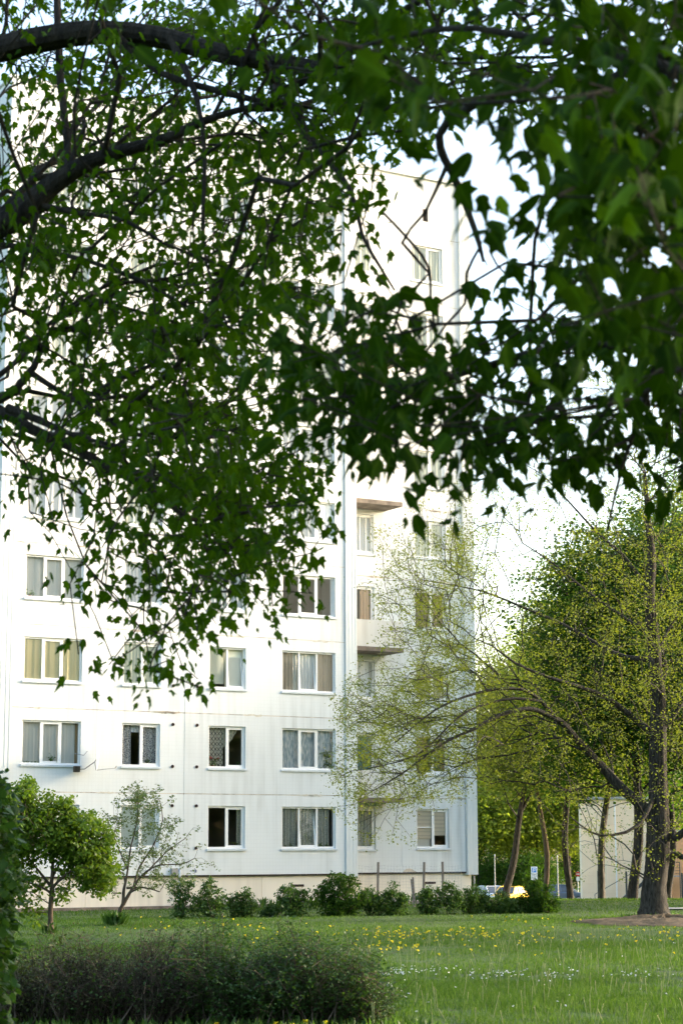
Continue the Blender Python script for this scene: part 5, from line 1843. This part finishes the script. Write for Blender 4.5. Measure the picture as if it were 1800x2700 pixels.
def car(name, label, x, y, rz, paint, L=4.3, W=1.75, H=1.46):
    e = empty(name, (x, y, RZ), label, 'car', 'cars parked beyond the lawn', rz=rz)
    hl = L / 2
    body = [(-hl, .35), (-hl + .02, .62), (-hl + .10, .86), (-hl + .85, .93), (hl - 1.15, .93), (hl - .35, .80), (hl - .04, .62), (hl, .35), (hl - .2, .22), (-hl + .2, .22)]
    n = len(body)
    secs = [(-W / 2, .86), (-W / 2 + .06, 1.0), (W / 2 - .06, 1.0), (W / 2, .86)]
    V, F = [], []
    for yy, s in secs:
        for px_, pz in body:
            V.append((px_ * (1 - (1 - s) * .12), yy, .22 + (pz - .22) * (s if pz > .5 else 1)))
    for k in range(len(secs) - 1):
        for i in range(n):
            F.append((k * n + i, k * n + (i + 1) % n, (k + 1) * n + (i + 1) % n, (k + 1) * n + i))
    F += [tuple(range(n))[::-1], tuple(range(3 * n, 4 * n))]
    me = bpy.data.meshes.new('body')
    me.from_pydata(V, [], F)
    link('body', me, paint, e)
    # cabin: roof and pillars over dark glass
    bx = [(-hl + .35, .92), (-hl + .95, H - .06), (-.55, H), (.35, H - .03), (hl - 1.05, .92)]
    gl = MB()
    for s in (-1, 1):
        yb, yt = s * (W / 2 - .05), s * (W / 2 - .20)
        gl.poly([(bx[0][0], yb, bx[0][1]), (bx[4][0], yb, bx[4][1]), (bx[3][0], yt, bx[3][1] - .03), (bx[2][0], yt, bx[2][1] - .03), (bx[1][0], yt, bx[1][1] - .03)])
    gl.build('side_window', M['carglass'], e)
    ws = MB()
    w0, w1 = W / 2 - .06, W / 2 - .21
    ws.poly([(bx[4][0], -w0, .93), (bx[4][0], w0, .93), (bx[3][0], w1, bx[3][1] - .03), (bx[3][0], -w1, bx[3][1] - .03)])
    ws.build('windscreen', M['carglass'], e)
    rw = MB()
    rw.poly([(bx[0][0], -w0, .93), (bx[0][0], w0, .93), (bx[1][0], w1, bx[1][1] - .03), (bx[1][0], -w1, bx[1][1] - .03)])
    rw.build('rear_window', M['carglass'], e)
    rf = MB()
    rf.poly([(bx[1][0], -w1, bx[1][1]), (bx[2][0], -w1, bx[2][1]), (bx[2][0], w1, bx[2][1]), (bx[1][0], w1, bx[1][1])])
    rf.poly([(bx[2][0], -w1, bx[2][1]), (bx[3][0], -w1, bx[3][1]), (bx[3][0], w1, bx[3][1]), (bx[2][0], w1, bx[2][1])])
    for s in (-1, 1):
        for (p, q) in ((0, 1), (4, 3)):
            rf.tube([(bx[p][0], s * w0, .92), (bx[q][0], s * w1, bx[q][1])], .04, 5)
        rf.tube([(-.1, s * (w0 + .01), .92), (-.15, s * w1, H - .02)], .04, 5)
        rf.tube([(bx[1][0], s * w1, bx[1][1]), (bx[2][0], s * w1, bx[2][1]), (bx[3][0], s * w1, bx[3][1])], .04, 5)
    rf.build('roof', paint, e)
    for sx in (-1, 1):
        for sy in (-1, 1):
            wh = MB()
            k = 14
            for i in range(k):
                a0, a1 = 2 * math.pi * i / k, 2 * math.pi * (i + 1) / k
                wh.poly([(.31 * math.cos(a0), -.1, .31 * math.sin(a0)), (.31 * math.cos(a1), -.1, .31 * math.sin(a1)), (.31 * math.cos(a1), .1, .31 * math.sin(a1)), (.31 * math.cos(a0), .1, .31 * math.sin(a0))])
            wh.disc((0, -.1, 0), .31, 'y', 14).disc((0, .1, 0), .31, 'y', 14)
            w = wh.build('wheel', M['tyre'], e, loc=(sx * (hl - .78), sy * (W / 2 - .1), .31))
            MB().disc((0, sy * .104, 0), .19, 'y', 12).build('rim', M['steel'], w)
    for sy in (-1, 1):
        MB().box(hl - .14, hl - .03, sy * .58 - .16, sy * .58 + .16, .60, .74).build('headlight', M['signwhite'], e)
        MB().box(-hl - .01, -hl + .1, sy * .62 - .12, sy * .62 + .12, .62, .80).build('tail_light', M['signred'], e)
    return e


M['carglass'] = mat('car_glass', (0.03, 0.035, 0.04), (0.05, 0.055, 0.06), 0.05, 2, spec=0.8)
M['tyre'] = mat('tyre_rubber', (0.02, 0.02, 0.02), (0.03, 0.03, 0.03), 0.9, 10)
M['paint_y'] = mat('yellow_car_paint', (0.70, 0.42, 0.01), (0.66, 0.39, 0.01), 0.3, 3, spec=0.5)
M['paint_w'] = mat('white_car_paint', (0.72, 0.72, 0.72), (0.66, 0.66, 0.66), 0.3, 3, spec=0.5)
M['paint_b'] = mat('blue_grey_car_paint', (0.10, 0.13, 0.17), (0.08, 0.11, 0.14), 0.3, 3, spec=0.5, metal=0.3)
car('parked_car', 'yellow parked car seen through the shrubs', at(1342, 2350, 164)[0], 164, math.radians(-118), M['paint_y'])
car('parked_car', 'white parked car just right of the building corner', at(1296, 2350, 166)[0], 166, math.radians(-70), M['paint_w'])
car('parked_car', 'dark blue-grey parked car behind the thin pole', at(1484, 2350, 168)[0], 168, math.radians(-12), M['paint_b'], H=1.5)


def pole(label, u, v0, v1, Y, name='pole', rad=.045):
    a_, b_ = at(u, v1, Y), at(u, v0, Y)
    gz_ = float(ground_z(a_[0], a_[1]))
    e = empty(name, (a_[0], a_[1], gz_), label, 'pole', 'thin pale poles along the road')
    h = b_[2] - gz_
    mb = MB()
    mb.tube([(0, 0, -.1), (0, 0, h * .5), (0, 0, h)], [rad * 1.2, rad, rad * .8], 8)
    mb.build('shaft', M['path'], e)
    MB().tube([(0, 0, h), (0, 0, h + .08)], [rad * 1.3, rad * .5], 8).build('cap', M['steel'], e)
    return e


pole('thin pale pole near the building corner', 1305, 2256, 2363, 150)
pole('thin pale pole before the blue-grey car', 1471, 2259, 2363, 150)
# parking sign
a_, b_ = at(1408, 2322, 150), at(1408, 2286, 150)
gz_ = float(ground_z(a_[0], a_[1]))
ps = empty('parking_sign', (a_[0], a_[1], gz_), 'white and blue parking sign with a text plate above the last shrub', 'sign')
hb, ht = a_[2] - gz_, b_[2] - gz_
MB().tube([(0, 0, -.1), (0, 0, ht)], .035, 8).build('post', M['steel'], ps)
w2 = .235
MB().box(-w2, w2, -.06, -.04, ht - .50, ht).build('sign_plate', M['signwhite'], ps)
MB().box(-w2, w2, -.06, -.04, hb, ht - .52).build('text_plate', M['signwhite'], ps)
MB().box(-w2 + .07, w2 - .07, -.066, -.0605, ht - .43, ht - .07).build('blue_square', M['signblue'], ps)
lp = MB()
lp.box(-.08, -.03, -.071, -.0665, ht - .40, ht - .10)
lp.box(-.0299, .07, -.071, -.0665, ht - .14, ht - .10)
lp.box(-.0299, .07, -.071, -.0665, ht - .28, ht - .24)
lp.box(.0701, .105, -.071, -.0665, ht - .265, ht - .115)
lp.build('letter_p', M['signwhite'], ps)
tx = MB()
for r_ in range(4):
    x = -.17
    while x < .15:
        l = random.uniform(.03, .09)
        tx.box(x, min(.18, x + l), -.066, -.0605, hb + .08 + r_ * .11, hb + .13 + r_ * .11)
        x += l + .03
tx.build('text_line', M['darksteel'], ps)
# no entry sign
a_, b_ = at(1524, 2364, 196), at(1524, 2298, 196)
ne = empty('no_entry_sign', (a_[0], a_[1], RZ), 'round red no entry sign with a white plate beneath', 'sign')
h = b_[2] - RZ
MB().tube([(0, 0, -.1), (0, 0, h)], .035, 8).build('post', M['signwhite'], ne)
R_ = .23
rdm = MB()
rdm.disc((0, -.06, h - R_ - .05), R_, 'y', 24)
for i in range(24):
    a0, a1 = 2 * math.pi * i / 24, 2 * math.pi * (i + 1) / 24
    rdm.poly([(R_ * math.cos(a0), -.06, h - R_ - .05 + R_ * math.sin(a0)), (R_ * math.cos(a1), -.06, h - R_ - .05 + R_ * math.sin(a1)), (R_ * math.cos(a1), -.04, h - R_ - .05 + R_ * math.sin(a1)), (R_ * math.cos(a0), -.04, h - R_ - .05 + R_ * math.sin(a0))])
rdm.build('disc', M['signred'], ne)
MB().box(-.18, .18, -.068, -.0605, h - R_ - .09, h - R_ - .01).build('white_bar', M['signwhite'], ne)
MB().box(-.17, .17, -.06, -.045, h - R_ * 2 - .45, h - R_ * 2 - .10).build('plate', M['signwhite'], ne)

# low cream hall with an orange wing and a steel outside stair
M['cream'] = mat('cream_render', (0.88, 0.69, 0.49), (0.82, 0.63, 0.44), 0.9, .8)
M['orange'] = mat('orange_render', (0.72, 0.38, 0.19), (0.66, 0.34, 0.16), 0.9, .8)
M['ochre'] = mat('ochre_render', (0.68, 0.50, 0.26), (0.63, 0.46, 0.23), 0.9, .8)
cb = at(1535, 2368, 120)
ch_ = empty('cream_hall', (cb[0], cb[1], -1.2), 'low cream building with an orange wing behind the tree trunks', 'building', rz=math.radians(-6))
WL = at(1752, 2368, 120)[0] - cb[0]
for i in range(12):
    MB().box(0, WL, (0 if i % 2 else .006), 7.99, i * .5 + .008, i * .5 + .5).build('wall_course', M['cream'], ch_)
MB().box(WL + .001, WL + .35, .5, 8, 0, 6.0).build('wall', M['ochre'], ch_)
for i in range(8):
    MB().box(WL + .351, WL + 14, -1.2 + (0 if i % 2 else .006), 7.99, i * .5 + .008, i * .5 + .5).build('wall_course', M['orange'], ch_)
MB().box(-.15, WL + .4, -.15, 8.2, 6.005, 6.17).build('roof', M['steel'], ch_)
MB().box(WL + .30, WL + 14.2, -1.35, 8.2, 4.01, 4.17).build('roof', M['steel'], ch_)
MB().box(WL + 3.0, WL + 4.2, -1.215, -1.19, 1.4, 2.8).build('window', M['carglass'], ch_)
MB().tube([(2.05, -.12, 0), (2.05, -.12, 5.9)], .045, 8).build('drain_pipe', M['pvc'], ch_)
st = empty('outside_stair', at(1640, 2368, 117.5) * np.array([1, 1, 0]) + np.array([0, 0, -1.1]), 'dark steel stair with a railing against the cream wall', 'stair', rz=math.radians(-6))
run, rise = 1.75, 1.35
for y in (-.45, .45):
    MB().poly([(-.25, y, -.05), (.0, y, -.05), (run, y, rise - .08), (run, y, rise + .12)]).poly([(-.25, y + .05, -.05), (.0, y + .05, -.05), (run, y + .05, rise - .08), (run, y + .05, rise + .12)]).poly([(-.25, y, -.05), (run, y, rise + .12), (run, y + .05, rise + .12), (-.25, y + .05, -.05)]).build('stringer', M['darksteel'], st)
for i in range(7):
    x = -.1 + run * i / 7
    MB().box(x, x + .26, -.40, .40, rise * (i + .6) / 7 - .02, rise * (i + .6) / 7 + .02).build('tread', M['steel'], st)
MB().box(run, run + 1.6, -.5, .55, rise, rise + .06).build('landing', M['steel'], st)
rl = MB()
rl.tube([(-1.6, -.48, .35), (.55, -.48, 1.55)], .02, 5)
rl.tube([(-1.6, -.48, .0), (-1.6, -.48, .35)], .02, 5)
rl.tube([(run - .3, -.48, rise + .2 + .62), (run + 1.6, -.48, rise + .85)], .03, 6)
for h in (.2, .36, .52, .68):
    rl.tube([(run, -.48, rise + h), (run + 1.6, -.48, rise + h)], .014, 5)
for x in (run, run + .8, run + 1.6):
    rl.tube([(x, -.48, -.1), (x, -.48, rise + .86)], .03, 6)
rl.build('railing', M['darksteel'], st)
for lab, u, v0, Y in (('dark fence post left of the leaning trunk', 1578, 2299, 112), ('dark fence post before the outside stair', 1652, 2300, 112), ('dark fence post before the orange wall', 1799, 2304, 112)):
    a_ = at(u, 2369, Y)
    a_[2] = float(ground_z(a_[0], a_[1]))
    o = MB()
    hh = at(u, v0, Y)[2] - a_[2]
    o.box(-.05, .05, -.05, .05, -.1, hh)
    o.box(-.06, .06, -.06, .06, hh + .001, hh + .03)
    po = o.build('fence_post', M['darksteel'], loc=tuple(a_))
    tag(po, lab, 'post', 'dark posts before the cream hall')
# long low terrace far behind the road
tb = empty('terrace_building', (26, 232, RZ), 'long low building with pale and orange walls far behind the cars', 'building')
for i in range(9):
    x = -22 + i * 6
    MB().box(x + .01, x + 5.99, 0, 9, 0, 5.6).build('wall', M['orange'] if i in (0, 1, 4, 5) else M['ochre'], tb)
    for k in (1.0, 3.4):
        for zz in (.9, 3.4):
            f_ = MB()
            frame_rect(f_, x + k - .06, x + k + 1.36, zz - .06, zz + 1.36, -.05, -.004, .08)
            wo = f_.build('window', M['pvc'], tb)
            MB().box(x + k + .02, x + k + 1.28, -.03, -.003, zz + .02, zz + 1.28).build('pane', M['carglass'], wo)
MB().box(-22.3, 32.3, -.4, 9.3, 5.61, 6.0).build('roof', M['roof'], tb)
